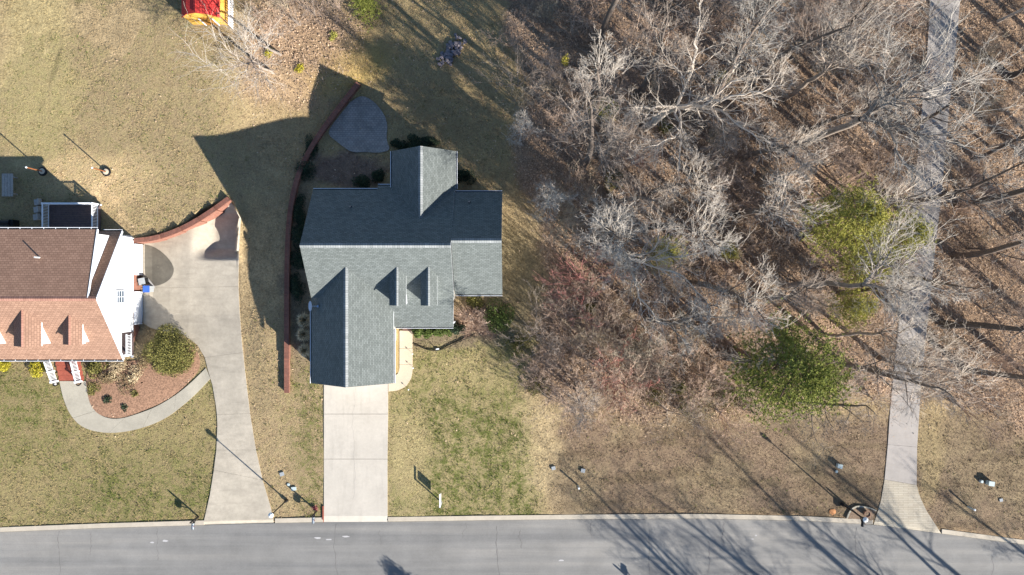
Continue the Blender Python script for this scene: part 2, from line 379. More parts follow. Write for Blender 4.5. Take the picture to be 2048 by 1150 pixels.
# ================================================================== THE SETTING
def struct(o): o['kind'] = 'structure'; return o
WOOD_L = [(1000, -400), (985, -60), (1000, 60), (1030, 150), (1010, 260), (1040, 380), (1075, 470), (1085, 560), (1065, 640), (1050, 720), (1075, 790), (1140, 830), (1250, 845), (1420, 838), (1530, 835), (1640, 820), (1760, 800),
          (1860, 800), (1940, 830), (2048, 870), (2200, 900), (2600, 980), (3400, 1100), (3400, -1200), (1000, -1200)]
def to_px(x, y): return 1024 + x * S, 575 - y * S
def blob(px, py, cx, cy, rx, ry, soft=.35):
    d = np.hypot((px - cx) / rx, (py - cy) / ry); return sstep(1 + soft, 1 - soft, d)
def zone_fields(x, y):
    px, py = to_px(x, y)
    wob = (fbm(x, y, 3.0, 21) - .5) * 70; wob2 = (fbm(x, y, 3.0, 31) - .5) * 70
    qx, qy = px + wob, py + wob2
    n = fbm(x, y, 7, 41); n2 = fbm(x, y, 2.2, 51)
    tan = np.array(C(170, 148, 106)[:3]); 
    col = np.ones(x.shape + (3,)) * tan
    def lay(c, w):
        w = np.clip(w, 0, 1)[..., None]; col[:] = col * (1 - w) + np.array(C(*c)[:3]) * w
    green = np.zeros(x.shape); leafy = np.zeros(x.shape)
    # upper left lawn: dry, olive tinge
    green = np.maximum(green, .35 * sstep(560, 430, qx) * sstep(520, 420, qy) * (n > .3))
    lay((178, 160, 108), blob(qx, qy, 70, 120, 80, 240) * .8)
    lay((206, 178, 128), blob(qx, qy, 190, 360, 120, 55) * .9)
    # drainage line in the upper-left lawn
    dl = distpoly(px, py, [(170, -40), (130, 70), (105, 150), (85, 200), (65, 250)], False)
    lay((104, 92, 60), sstep(8, 2, dl + wob * .16) * .6 * sstep(.35, .55, n2))
    # lower left lawn
    ll = sstep(700, 770, qy) * sstep(470, 440, px)
    lay((160, 142, 96), ll); green = np.maximum(green, ll * (.64 + 1.2 * (n - .5)))
    # strip between the driveways
    st = sstep(470, 490, px) * sstep(655, 640, px) * sstep(560, 680, qy)
    lay((176, 152, 110), st * .8); green = np.maximum(green, st * (.25 + .6 * sstep(560, 600, qx)))
    # front lawn of the grey house
    fl = sstep(640, 690, qy) * sstep(760, 790, px) * sstep(1100, 1040, qx)
    lay((176, 158, 108), fl); green = np.maximum(green, fl * (.68 + .32 * sstep(690, 850, qy) * sstep(800, 870, qx)))
    green = green * (1 - .75 * blob(qx, qy, 820, 900, 34, 90)) * (1 - .4 * blob(qx, qy, 950, 745, 70, 35))
    lay((194, 172, 124), blob(qx, qy, 1080, 880, 40, 120) * .7)
    # brown verge on the right
    vg = sstep(1090, 1150, qx) * sstep(810, 860, qy)
    lay((138, 116, 90), vg * .97); lay((152, 134, 98), vg * sstep(.5, .65, n) * .5); lay((116, 98, 72), vg * sstep(.52, .66, fbm(x * .25, y * 2.2, 2.0, 81)) * .6); green = green * (1 - vg) + vg * .12
    lay((164, 144, 100), blob(qx, qy, 1850, 900, 30, 90) * .7)
    # side garden beside the house (east) and behind
    bg = sstep(470, 300, qy) * sstep(480, 640, qx) * sstep(1120, 1040, qx)
    lay((178, 152, 104), bg * .8); lay((188, 158, 92), blob(qx, qy, 690, 120, 90, 60) * .8); green = np.maximum(green, bg * .2)
    lay((150, 134, 94), blob(qx, qy, 1010, 560, 60, 130) * .8)
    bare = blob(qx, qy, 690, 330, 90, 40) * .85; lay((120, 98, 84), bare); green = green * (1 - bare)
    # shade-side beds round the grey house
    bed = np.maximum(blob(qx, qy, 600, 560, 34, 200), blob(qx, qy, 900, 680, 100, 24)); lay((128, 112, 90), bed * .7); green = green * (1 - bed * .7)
    bed2 = blob(qx, qy, 950, 640, 50, 40); lay((170, 136, 110), bed2 * .8); leafy = np.maximum(leafy, bed2 * .4)
    # leaf litter: woods and top-left copse
    w = inpoly(qx, qy, WOOD_L).astype(float); edge = distpoly(qx, qy, WOOD_L); w = np.where(w > 0, sstep(-5, 25, edge), 0)
    cp = np.maximum(blob(qx, qy, 600, 60, 130, 90), blob(qx, qy, 560, 150, 80, 50) * .7)
    leafy = np.maximum(leafy, np.maximum(w, cp * .85)); leafy = np.maximum(leafy, .12 * bg)
    lay((166, 138, 106), np.maximum(w, cp * .85) * .95); green = green * (1 - np.maximum(w, cp))
    lay((132, 116, 86), blob(qx, qy, 1290, 800, 180, 40) * .5)
    # road verge dirt along kerb
    re = np.interp(px, RE[:, 0], RE[:, 1]); ke = sstep(-26, -10, py - re) * sstep(.45, .7, n2)
    lay((182, 150, 106), ke * .5)
    col *= np.array([.98, .98, 1.08])
    return col, green, leafy
def make_ground():
    def axis(a, b, fine, f2):
        core = np.arange(a, b, fine); r = b + np.cumsum(np.geomspace(fine, 60, 22)); l = a - np.cumsum(np.geomspace(fine, 60, 22))
        out = np.concatenate([l[::-1], core, r])
        lo, hi, st = f2; out = out[(out < lo) | (out > hi)]
        return np.sort(np.concatenate([out, np.arange(lo, hi, st)]))
    xs = axis(-50, 50, .25, ((270 - 1024) / S, (530 - 1024) / S, .09)); ys = axis(-28, 28, .25, ((575 - 790) / S, (575 - 380) / S, .12))
    X, Y = np.meshgrid(xs, ys); x, y = X.ravel(), Y.ravel()
    z = hgt(x, y); ins = inpoly(x, y, DRV_POLY)
    z = z + (fbm(x, y, .9, 61, 3) - .5) * .07 * (1 - ins) + (fbm(x, y, 6, 71, 2) - .5) * .12 * (1 - ins) - .05
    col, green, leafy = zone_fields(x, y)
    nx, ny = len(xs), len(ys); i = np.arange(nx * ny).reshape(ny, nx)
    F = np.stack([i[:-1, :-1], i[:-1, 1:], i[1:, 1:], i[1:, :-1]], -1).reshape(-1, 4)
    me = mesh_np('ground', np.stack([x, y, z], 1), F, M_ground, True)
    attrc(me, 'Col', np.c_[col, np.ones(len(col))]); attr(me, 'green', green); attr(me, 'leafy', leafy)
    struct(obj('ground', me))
make_ground()

def strip_mesh(name, L, Rr, n, m, mat, top=.03, skirt=.12, flat=None, uvs=1.0, gap=0.0):
    """a draped slab between two pixel polylines; L and Rr run the same way"""
    A = resample(L, n); B = resample(Rr, n)
    if gap:
        A2, B2 = A.copy(), B.copy()
        for Q in (A, B):
            d = Q[1] - Q[0]; Q[0] = Q[0] + d / np.hypot(*d) * gap * S; d = Q[-2] - Q[-1]; Q[-1] = Q[-1] + d / np.hypot(*d) * gap * S
    t = np.linspace(0, 1, m)[None, :, None]; P = A[:, None, :] * (1 - t) + B[:, None, :] * t
    P = P.reshape(-1, 2); z = np.zeros(len(P))
    for _ in range(4):
        f = 1 - z / HC; x = (P[:, 0] - 1024) / S * f; y = (575 - P[:, 1]) / S * f; z = hgt(x, y) if flat is None else np.full(len(P), flat)
    V = np.stack([x, y, z + top], 1); i = np.arange(n * m).reshape(n, m)
    F = np.stack([i[:-1, :-1], i[:-1, 1:], i[1:, 1:], i[1:, :-1]], -1).reshape(-1, 4).tolist()
    rim = list(i[0, :]) + list(i[1:, -1]) + list(i[-1, -2::-1]) + list(i[-2:0:-1, 0])
    b = len(V); V = np.concatenate([V, V[rim] - np.array([0, 0, skirt])]); k = len(rim)
    for q in range(k):
        r = (q + 1) % k; F.append([rim[q], b + q, b + r, rim[r]])
    me = mesh_np(name, V, np.array(F), mat)
    bm = bmesh.new(); bm.from_mesh(me); bmesh.ops.recalc_face_normals(bm, faces=bm.faces); bm.to_mesh(me); bm.free()
    uv = me.uv_layers.new(name='UVMap'); li = np.empty(len(me.loops), np.int32); me.loops.foreach_get('vertex_index', li)
    uv.data.foreach_set('uv', (V[li][:, :2] * uvs).astype(np.float32).ravel())
    return me

# road
bot = [(p, 1250 + (e - 1043) * .9) for p, e in ROAD_EDGE]
road = struct(obj('road', strip_mesh('road', ROAD_EDGE, bot, 160, 6, M_asphalt, .06, .1, -.16)))
M_crack = simple('road_crack_dark', C(112, 108, 104), .3, 20, .95)
for cx, y0, y1, w in ((118, 1062, 1150, .02), (182, 1066, 1110, .018), (316, 1056, 1120, .018), (671, 1048, 1150, .022), (760, 1060, 1090, .015), (932, 1046, 1076, .015), (995, 1052, 1150, .028), (1041, 1060, 1096, .028),
                      (1184, 1044, 1075, .018), (1299, 1060, 1150, .022), (1415, 1082, 1150, .024), (1449, 1045, 1086, .024), (1712, 1055, 1130, .022), (1985, 1112, 1150, .02), (1905, 1140, 1146, .02)):
    rr = random.Random(cx); n = 16; mb = MB(); x = cx; pts = []
    for k in range(n):
        x += rr.uniform(-2.2, 2.2) + (cx - x) * .1; pts.append((x, y0 + (y1 - y0) * k / (n - 1)))
    for k in range(n - 1):
        a, b = W(*pts[k], -.095), W(*pts[k + 1], -.095); ww = w * rr.uniform(.5, 1.3)
        mb.face([(a[0] - ww, a[1], a[2]), (b[0] - ww, b[1], b[2]), (b[0] + ww, b[1], b[2]), (a[0] + ww, a[1], a[2])][::1])
    mb.build('crack', M_crack, road)
M_patchy = simple('pale_scuff', C(186, 182, 178), .15, 9, .9)
for (cx, cy, w, h) in ((636, 1076, 22, 5), (658, 1079, 16, 4), (691, 1073, 20, 4), (330, 1082, 14, 6), (304, 1085, 12, 4), (1122, 1121, 14, 4), (1505, 1078, 7, 3), (1512, 1071, 4, 4)):
    rr = random.Random(cx); mb = MB(); c = W(cx, cy, -.096)
    mb.face([(c[0] + math.cos(a) * w / S / 2 * rr.uniform(.5, 1), c[1] + math.sin(a) * h / S / 2 * rr.uniform(.5, 1), c[2]) for a in [i * math.pi / 5 for i in range(10)]]); mb.build('scuff', M_patchy, road)

# kerb
kerb = bpy.data.objects.new('kerb', None); link(kerb); struct(kerb)
for a, b in ((-1200, 408), (550, 646), (776, 1746), (1884, 3400)):
    xs = np.linspace(a, b, max(8, int((b - a) / 25))); e = np.interp(xs, RE[:, 0], RE[:, 1])
    obj('kerb_stone', strip_mesh('kerb_stone', list(zip(xs, e - 9)), list(zip(xs, e)), len(xs), 2, M_kerb, .0, .25, .015), kerb)

# left driveway: slabs with open joints
drv = bpy.data.objects.new('left_driveway', None); link(drv); struct(drv)
def sub(path, a, b): return path[a:b + 1]
slabsL = [(DRV_L[:4], DRV_R[:3]), ([DRV_L[3], DRV_L[4]], [DRV_R[2], DRV_R[3]]), ([DRV_L[4], DRV_L[5], (434, 829)], [DRV_R[3], (500, 827)]),
          ([(434, 829), (432, 810), (425, 770), (416, 740), (410, 715)], [(500, 827), (492, 760), (486, 705)]),
          ([(410, 715), (395, 690), (365, 668), (330, 665), (300, 655), (287, 646), (287, 576)], [(486, 705), (484, 690), (479, 620), (477, 573)]),
          ([(287, 576), (287, 540), (287, 488), (305, 481), (340, 470), (380, 452), (420, 428), (456, 402)], [(477, 573), (477, 560), (478, 500), (481, 445), (482, 436), (462, 404)])]
for L, Rr in slabsL:
    obj('slab', strip_mesh('slab', L, Rr, 60, 40, M_conc_old, .03, .15, gap=.006), drv)
SB = smooth([(290, 489), (305, 492), (322, 502), (338, 517), (349, 535), (346, 552), (334, 564), (318, 571), (306, 572), (299, 558), (290, 556), (290, 489)], 2)  # outline of a darker rounded patch laid over the pad by the garage
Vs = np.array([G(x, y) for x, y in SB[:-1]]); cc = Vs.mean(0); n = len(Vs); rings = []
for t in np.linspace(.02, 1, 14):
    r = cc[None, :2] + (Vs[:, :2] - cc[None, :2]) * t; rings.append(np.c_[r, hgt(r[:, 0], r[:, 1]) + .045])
obj('blotch', mesh_np('blotch', np.concatenate(rings), np.array([[k * n + i, k * n + (i + 1) % n, (k + 1) * n + (i + 1) % n, (k + 1) * n + i] for k in range(13) for i in range(n)])[:, ::-1], M_conc_dark), drv)

# curved front walk of the left house
WO = [(421, 757), (395, 785), (365, 812), (330, 838), (290, 855), (245, 865), (205, 866), (165, 856), (140, 830), (126, 795), (119, 762)]
WI = [(412, 736), (400, 748), (375, 772), (345, 795), (310, 815), (275, 828), (245, 837), (220, 838), (195, 828), (178, 806), (172, 762)]
wo, wi = resample(smooth(WO, 2), 81), resample(smooth(WI, 2), 81)
wk = bpy.data.objects.new('curved_walkway', None); link(wk); struct(wk)
for a, b in ((0, 20), (20, 34), (34, 48), (48, 64), (64, 80)):
    obj('slab', strip_mesh('slab', wo[a:b + 1], wi[a:b + 1], 12, 4, M_conc_walk, .035, .12, gap=.01), wk)

# driveway of the grey house
d2 = bpy.data.objects.new('middle_driveway', None); link(d2); struct(d2)
for a, b in ((740, 828), (828, 918), (918, 1046)):
    obj('slab', strip_mesh('slab', [(648, a), (648, b)], [(776 - (a > 900), a), (776 - (b > 900), b)], 10, 8, M_conc_new, .03, .12, gap=.014), d2)
for seed, y0, y1 in ((3, 772, 1000),):
    rr = random.Random(seed); x = 713; pts = []
    for k in range(26):
        x += rr.uniform(-3, 3) + (706 - x) * .08; pts.append((x, y0 + (y1 - y0) * k / 25))
    mb = MB()
    for p, q in zip(pts[:-1], pts[1:]):
        a, b = W(*p, .036), W(*q, .036); mb.face([(a[0] - .01, a[1], a[2]), (b[0] - .01, b[1], b[2]), (b[0] + .01, b[1], b[2]), (a[0] + .01, a[1], a[2])])
    mb.build('crack', simple('concrete_crack', C(170, 162, 152), .2, 9), d2)
# walk to the front door
w2 = bpy.data.objects.new('front_walkway', None); link(w2); struct(w2)
obj('slab', strip_mesh('slab', [(776.6, 783), (795, 781), (812, 773), (822, 758), (825, 742), (825, 729)], [(776.6, 757), (787, 753), (795, 748), (798, 742), (799, 735), (799, 729)], 16, 4, M_conc_cream, .035, .12, gap=.01), w2)
for a, b in ((729, 697), (697, 661)):
    obj('slab', strip_mesh('slab', [(825, a), (825, b)], [(799, a), (799, b)], 4, 3, M_conc_cream, .035, .12, gap=.01), w2)
# leaf-filled strip beside it
struct(obj('planting_strip', strip_mesh('planting_strip', [(786, 655), (786, 750)], [(797.5, 655), (797.5, 744)], 8, 3, simple('golden_litter', C(180, 156, 108), .4, 10, .95, .6), .02, .1)))

# concrete lane through the wood
LL = [(1866, -120), (1860, 0), (1855, 100), (1845, 200), (1832, 350), (1818, 470), (1808, 560), (1796, 660), (1788, 740), (1780, 820), (1775.5, 889), (1769, 959), (1762, 1000), (1747, 1050)]
LR = [(1926, -120), (1920, 0), (1915, 60), (1905, 150), (1893, 270), (1882, 400), (1872, 480), (1860, 600), (1850, 690), (1843, 760), (1838, 830), (1834, 894), (1833, 970), (1839, 992), (1852, 1020), (1868, 1045), (1883, 1068)]
lane = bpy.data.objects.new('woodland_lane', None); link(lane); struct(lane)
ly = lambda pts, y: (np.interp(y, [p[1] for p in pts], [p[0] for p in pts]), y)
ys = [-120, 0, 110, 220, 330, 440, 560, 680, 790, 889, 959]
for a, b in zip(ys[:-1], ys[1:]):
    k = 5 if b == 889 else (11 if b == 959 else 0); k0 = 5 if a == 889 else 0
    obj('slab', strip_mesh('slab', [ly(LL, a), ly(LL, (a + b) / 2), ly(LL, b)], [ly(LR, a + k0), ly(LR, (a + b) / 2), ly(LR, b + k)], 7, 4, M_conc_lane, .03, .12, gap=.008), lane)
obj('paved_apron', strip_mesh('paved_apron', LL[11:], LR[12:], 14, 10, M_apron, .03, .15, gap=.012), lane)

# patio behind the grey house
PAT = smooth([(700, 205), (722, 190), (745, 200), (765, 222), (776, 248), (772, 280), (782, 300), (760, 306), (730, 304), (705, 305), (690, 296), (672, 282), (655, 268), (664, 250), (682, 228), (700, 205)], 2)
Vs = np.array([G(x, y) for x, y in PAT[:-1]]); cc = Vs.mean(0); n = len(Vs); rings = []
for t in (0.02, .25, .5, .75, 1.0):
    r = cc[None, :2] + (Vs[:, :2] - cc[None, :2]) * t; rings.append(np.c_[r, hgt(r[:, 0], r[:, 1]) + .05])
rings.append(rings[-1] - np.array([0, 0, .2])); V = np.concatenate(rings)
F = [[k * n + i, k * n + (i + 1) % n, (k + 1) * n + (i + 1) % n, (k + 1) * n + i] for k in range(5) for i in range(n)]
me = mesh_np('patio', V, np.array(F), M_patio); uv = me.uv_layers.new(name='UVMap'); li = np.empty(len(me.loops), np.int32); me.loops.foreach_get('vertex_index', li)
uv.data.foreach_set('uv', V[li][:, :2].astype(np.float32).ravel()); struct(obj('patio', me))

# mulch bed inside the curved walk
BED = smooth([(172, 770), (174, 800), (190, 826), (222, 837), (250, 835), (285, 822), (320, 808), (355, 786), (385, 758), (402, 735), (398, 705), (380, 690), (345, 688), (300, 700), (286, 720), (230, 724), (175, 724), (172, 770)], 2)
Vs = np.array([G(x, y, .0) for x, y in BED[:-1]]); cc = np.array(G(285, 765, 0)); n = len(Vs); rings = []
for t in (0.02, .3, .6, .85, 1.0):
    r = cc[None, :2] + (Vs[:, :2] - cc[None, :2]) * t; rings.append(np.c_[r, hgt(r[:, 0], r[:, 1]) + .03 + .10 * (1 - t * t)])
V = np.concatenate(rings); F = []
for k in range(4):
    for i in range(n): j = (i + 1) % n; F.append([k * n + i, k * n + j, (k + 1) * n + j, (k + 1) * n + i])
struct(obj('mulch_bed', mesh_np('mulch_bed', V, np.array(F), M_mulch, True)))

# ================================================================== BUILDINGS
def plane_uv(pts):
    P = [Vector(p) for p in pts]; n = Vector((0, 0, 0))
    for i in range(len(P)):
        a, b = P[i], P[(i + 1) % len(P)]; n += a.cross(b)
    n.normalize()
    if n.z < 0: n = -n
    h = Vector((0, 0, 1)).cross(n); h = h.normalized() if h.length > 1e-3 else Vector((1, 0, 0)); v = n.cross(h)
    return [(p.dot(h), p.dot(v)) for p in P]
def ccw(pts):
    a = sum(pts[i][0] * pts[(i + 1) % len(pts)][1] - pts[(i + 1) % len(pts)][0] * pts[i][1] for i in range(len(pts)))
    return pts if a > 0 else pts[::-1]
def roof_slab(name, pts, mat, parent, th=.16, trim=None):
    """planar roof face (metres), shingled on top, trim on its edges and soffit"""
    pts = ccw(pts); mb = MB(); mb.face(pts, 0, plane_uv(pts)); lo = [(x, y, z - th) for x, y, z in pts]; mb.face(lo[::-1], 1)
    for i in range(len(pts)):
        j = (i + 1) % len(pts); mb.face([lo[i], lo[j], pts[j], pts[i]], 1)
    return mb.build(name, [mat, trim or M_white], parent)
def ridge_cap(a, b, dn, mat, parent, w=.16, sl=.8):
    """two narrow strips astride a ridge; dn = horizontal unit normal of the ridge"""
    mb = MB(); a = Vector(a) + Vector((0, 0, .035)); b = Vector(b) + Vector((0, 0, .035)); dn = Vector((dn[0], dn[1], 0)); L = (b - a).length
    for s in (1, -1):
        o = dn * (s * w) + Vector((0, 0, -w * sl)); q = [a, b, b + o, a + o]
        mb.face(q if s * ((b - a).cross(o)).z > 0 or ((b - a).cross(o)).z > 0 else q[::-1], 0, [(0, 0), (L, 0), (L, w), (0, w)] if True else None)
    return mb.build('ridge_cap', mat, parent)
def gutter(a, b, out, parent, brackets=1.0, w=.13):
    """open trough along an eave from a to b (metres), out = horizontal unit vector away from the house"""
    a = Vector(a); b = Vector(b); o = Vector((out[0], out[1], 0)); mb = MB(); up = Vector((0, 0, 1)); d = (b - a).normalized()
    A = a + o * .01; B = b + o * .01
    mb.beam(A + o * (w / 2) - up * .13, B + o * (w / 2) - up * .13, w, .02, 1)
    mb.beam(A + o * w - up * .07, B + o * w - up * .07, .035, .13, 0)
    gt = mb.build('gutter', [M_white, M_dark], parent); L = (b - a).length
    if brackets:
        for k in range(1, int(L / brackets) + 1):
            p = A + d * (k * brackets - brackets / 2); MB().beam(p - up * .02, p + o * (w - .02) - up * .02, .03, .02).build('bracket', M_white, gt)
    return gt
def wall_poly(name, pts, mat, parent, nrm, th=.15):
    """vertical wall polygon extruded inwards by th"""
    n = Vector((nrm[0], nrm[1], 0)) * -th; mb = MB(); P = [Vector(p) for p in pts]; h = Vector((-nrm[1], nrm[0], 0))
    A = Vector((0, 0, 0))
    for i in range(len(P)): A += P[i].cross(P[(i + 1) % len(P)])
    if A.dot(Vector((nrm[0], nrm[1], 0))) < 0: P = P[::-1]
    mb.face(P, 0, [(p.dot(h), p.z) for p in P]); Q = [p + n for p in P]; mb.face(Q[::-1], 0)
    for i in range(len(P)):
        j = (i + 1) % len(P); mb.face([Q[i], Q[j], P[j], P[i]], 0, [(0, 0)] * 4)
    return mb.build(name, mat, parent)
def window(parent, c, w, h, nrm, frame=M_white, glass=None, mull=(2, 2)):
    n = Vector((nrm[0], nrm[1], 0)); t = Vector((-nrm[1], nrm[0], 0)); up = Vector((0, 0, 1)); c = Vector(c); f = MB()
    for s in (-1, 1):
        f.beam(c + t * (s * w / 2) - up * (h / 2 + .05) + n * .03, c + t * (s * w / 2) + up * (h / 2 + .05) + n * .03, .1, .08)
        f.beam(c - t * (w / 2 - .05) + up * (s * h / 2) + n * .03, c + t * (w / 2 - .05) + up * (s * h / 2) + n * .03, .1, .08)
    fr = f.build('window', frame, parent)
    for i in range(1, mull[0]):
        x = -w / 2 + w * i / mull[0]; MB().beam(c + t * x - up * (h / 2 - .05) + n * .03, c + t * x + up * (h / 2 - .05) + n * .03, .035, .04).build('mullion', frame, fr)
    for j in range(1, mull[1]):
        y = -h / 2 + h * j / mull[1]; MB().beam(c - t * (w / 2 - .05) + up * y + n * .032, c + t * (w / 2 - .05) + up * y + n * .032, .035, .044).build('mullion', frame, fr)
    MB().box(c + n * .012, (.02 if abs(nrm[0]) > .5 else w, w if abs(nrm[0]) > .5 else .02, h)).build('pane', glass or M_glass, fr)
    return fr
def vent_pipe(parent, base, h=.35, r=.05, mat=None):
    v = MB().lathe([(r, -.2), (r, h), (r * .7, h), (r * .7, h - .1), (0, h - .1)], base, 10).build('vent_pipe', mat or M_steel, parent, shade=True)
    MB().lathe([(r * 2.2, 0.0), (r * 1.2, .07), (r * 1.01, .07)], base, 10).build('flashing', M_dark, v); return v

def dormer(parent, cx, hw, zr, ze, y0, y1, zbase, shing, cap, wallmat, ov=.0):
    """gable dormer in true-px units: ridge x, half width, ridge z, eave z, back y, front y"""
    d = bpy.data.objects.new('dormer', None); link(d, parent); sl = (zr - ze) / hw
    yb = y0 - hw * .25
    roof_slab('roof', [U(cx, y0 - 14, zr), U(cx, y1, zr), U(cx - hw, y1, ze), U(cx - hw, yb, ze)], shing, d, .1)
    roof_slab('roof', [U(cx, y0 - 14, zr), U(cx, y1, zr), U(cx + hw, y1, ze), U(cx + hw, yb, ze)], shing, d, .1)
    ridge_cap(U(cx, y0, zr), U(cx, y1, zr), (1, 0), cap, d, .13, sl)
    w = hw - 3.5; f = y1 - 3
    wall_poly('wall', [U(cx - w, f, zbase - 8), U(cx + w, f, zbase - 8), U(cx + w, f, zr - w * sl - 2.6), U(cx, f, zr - 2.6), U(cx - w, f, zr - w * sl - 2.6)], wallmat, d, (0, -1))
    for s in (-1, 1):
        wall_poly('cheek', [U(cx + s * w, f - 3.4, zbase - 8), U(cx + s * w, y0, zr - w * sl - 4), U(cx + s * w, f - 3.4, zr - w * sl - 3)], wallmat, d, (s, 0), .1)
    return d

# ------------------------------------------------------------------ grey house
gh = thing('grey_roofed_house', 'large house with grey shingle roof, two dormers and front garage wing', 'house', U(-230, -20, 0))
def par(o):                           # children are built in world coordinates
    for c in list(o.children_recursive):
        if c.parent is o: c.location = Vector(c.location) - Vector(o.location)
XW, XM, XE = -378, -109, -18.5
roofg = M_shg
wl_ = lambda n, pts, nr: wall_poly(n, [U(*p) for p in pts], M_greysiding, gh, nr)
# walls
wl_('wall', [(XW + 7, -178, -40), (XW + 7, 30, -20), (XW + 7, 30, 74), (XW + 7, -75, 160), (XW + 7, -178, 76)], (-1, 0))
wl_('wall', [(XE - 7, -174, -4), (XE - 7, 6, -4), (XE - 7, 6, 74), (XE - 7, -84, 153), (XE - 7, -174, 76)], (1, 0))
wl_('wall', [(XW + 10.5, -178, -40), (XE - 10.5, -178, -40), (XE - 10.5, -178, 74), (XW + 10.5, -178, 74)], (0, 1))
wl_('wall', [(-113, 6, -4), (XE - 10.5, 6, -4), (XE - 10.5, 6, 72), (-113, 6, 72)], (0, -1))
wl_('wall', [(-222, 20, -4), (-116.5, 20, -4), (-116.5, 20, 80), (-222, 20, 80)], (0, -1))
wl_('wall', [(-113, 23, -4), (-113, -60, -4), (-113, -60, 90), (-113, 23, 76)], (1, 0))
# main roof, left part
roof_slab('roof', [U(XW, -75, 168), U(XM, -75, 168), U(XM, -186, 76), U(-229, -186, 76), U(-229, -195, 68.6), U(-256, -195, 68.6), U(-256, -186, 76), U(XW, -186, 76)], roofg, gh)
roof_slab('roof', [U(XW, -75, 168), U(XM, -75, 168), U(XM, 19, 90), U(XW, 19, 90)], roofg, gh)
roof_slab('porch_roof', [U(-300, 18.5, 90.2), U(XM - 1, 18.5, 90.2), U(XM - 4, 76, 57), U(-300, 76, 57)], roofg, gh)
# right part
roof_slab('roof', [U(XM - 3, -84, 161), U(XE, -84, 161), U(XE, -181.5, 75.5), U(XM - 3, -181.5, 75.5)], roofg, gh)
roof_slab('roof', [U(XM, -84, 161), U(XE, -84, 161), U(XE, 13.3, 76), U(XM, 13.3, 76)], roofg, gh)
MB().prism([U(XM - 1, -75, 0)[:2], U(XM - 1, -84, 0)[:2], U(XM + 1, -84, 0)[:2], U(XM + 1, -75, 0)[:2]][::-1], 150 / S, 160 / S).build('rake_board', M_shgcap, gh)
ridge_cap(U(XW, -75, 168), U(XM, -75, 168), (0, 1), M_shgcap, gh, .19, .83)
ridge_cap(U(XM, -84, 161), U(XE, -84, 161), (0, 1), M_shgcap, gh, .19, .87)
# garage wing
GW, GE, GR, GS = -381, -225, -303, 182
roof_slab('garage_roof', [U(GR, -45, 137), U(GR, GS, 137), U(GW, GS, 76), U(GW, 12, 76), U(GW + 20, -10, 91.6)], roofg, gh)
roof_slab('garage_roof', [U(GR, -45, 137), U(GR, GS, 137), U(GE, GS, 76), U(GE, 10, 76), U(GE - 30, -30, 99.5)], roofg, gh)
ridge_cap(U(GR, -37, 137), U(GR, GS, 137), (1, 0), M_shgcap, gh, .19, .78)
wl_('wall', [(GW + 8, GS - 6, -4), (GE - 8, GS - 6, -4), (GE - 8, GS - 6, 76), (GR, GS - 6, 129), (GW + 8, GS - 6, 76)], (0, -1))
wl_('wall', [(GW + 8, GS - 10, -4), (GW + 8, 30.5, -4), (GW + 8, 30.5, 74), (GW + 8, GS - 10, 74)], (-1, 0))
wl_('wall', [(GE - 8, GS - 10, -4), (GE - 8, 24, -4), (GE - 8, 24, 74), (GE - 8, GS - 10, 74)], (1, 0))
gd = MB().box(U(GR + 2, GS - 5, 24), (4.9, .08, 2.2)).build('garage_door', M_white, gh)
for i in range(4):
    for j in range(4): MB().box(U(GR + 2 + (i - 1.5) * 26, GS - 4, 6 + j * 12), (1.0, .04, .42)).build('panel', M_white, gd)
MB().box(U(GE - 7.2, 95, 24), (.05, 1.0, 2.05)).build('side_door', M_white, gh)
window(gh, U(-180, 19, 38), 1.6, 1.3, (0, -1)); window(gh, U(-65, 5, 38), 1.8, 1.4, (0, -1)); window(gh, U(XE - 6.5, -80, 38), 1.2, 1.4, (1, 0)); window(gh, U(XE - 6.5, -80, 100), 1.0, 1.2, (1, 0)); window(gh, U(XW + 6.5, -110, 38), 1.0, 1.4, (-1, 0))
MB().box(U(-212, 21, 24), (.95, .08, 2.1)).build('front_door', M_stepboard, gh)
for x in (-222, -170, -118): MB().box(U(x + 4, 68, 24), (.14, .14, 2.3)).build('porch_post', M_white, gh)
MB().box(U(-170, 48, 1.5), (4.7, 2.5, .26)).build('porch_floor', M_brick_cap, gh)
MB().box(U(-207.5, 84, .2), (.95, .26, .2)).build('brick_step', M_brick_cap, gh)
# rear wing
NW, NE_, NRX, NY = -229, -107, -168, -260
roof_slab('rear_roof', [U(NRX, -116, 125), U(NRX, NY, 125), U(NW, NY, 72), U(NW, -186, 72), U(NW + 6, -175, 77)], roofg, gh)
roof_slab('rear_roof', [U(NRX, -116, 125), U(NRX, NY, 125), U(NE_, NY, 72), U(NE_, -186, 72), U(NE_ - 6, -175, 77)], roofg, gh)
ridge_cap(U(NRX, -128, 125), U(NRX, NY, 125), (1, 0), M_shgcap, gh, .19, .87)
wl_('wall', [(NW + 8, NY + 6, -45), (NE_ - 8, NY + 6, -45), (NE_ - 8, NY + 6, 74), (NRX, NY + 6, 118), (NW + 8, NY + 6, 74)], (0, 1))
wl_('wall', [(NW + 8, NY + 10, -45), (NW + 8, -182, -45), (NW + 8, -182, 70), (NW + 8, NY + 10, 70)], (-1, 0))
wl_('wall', [(NE_ - 8, NY + 10, -45), (NE_ - 8, -182, -45), (NE_ - 8, -182, 70), (NE_ - 8, NY + 10, 70)], (1, 0))
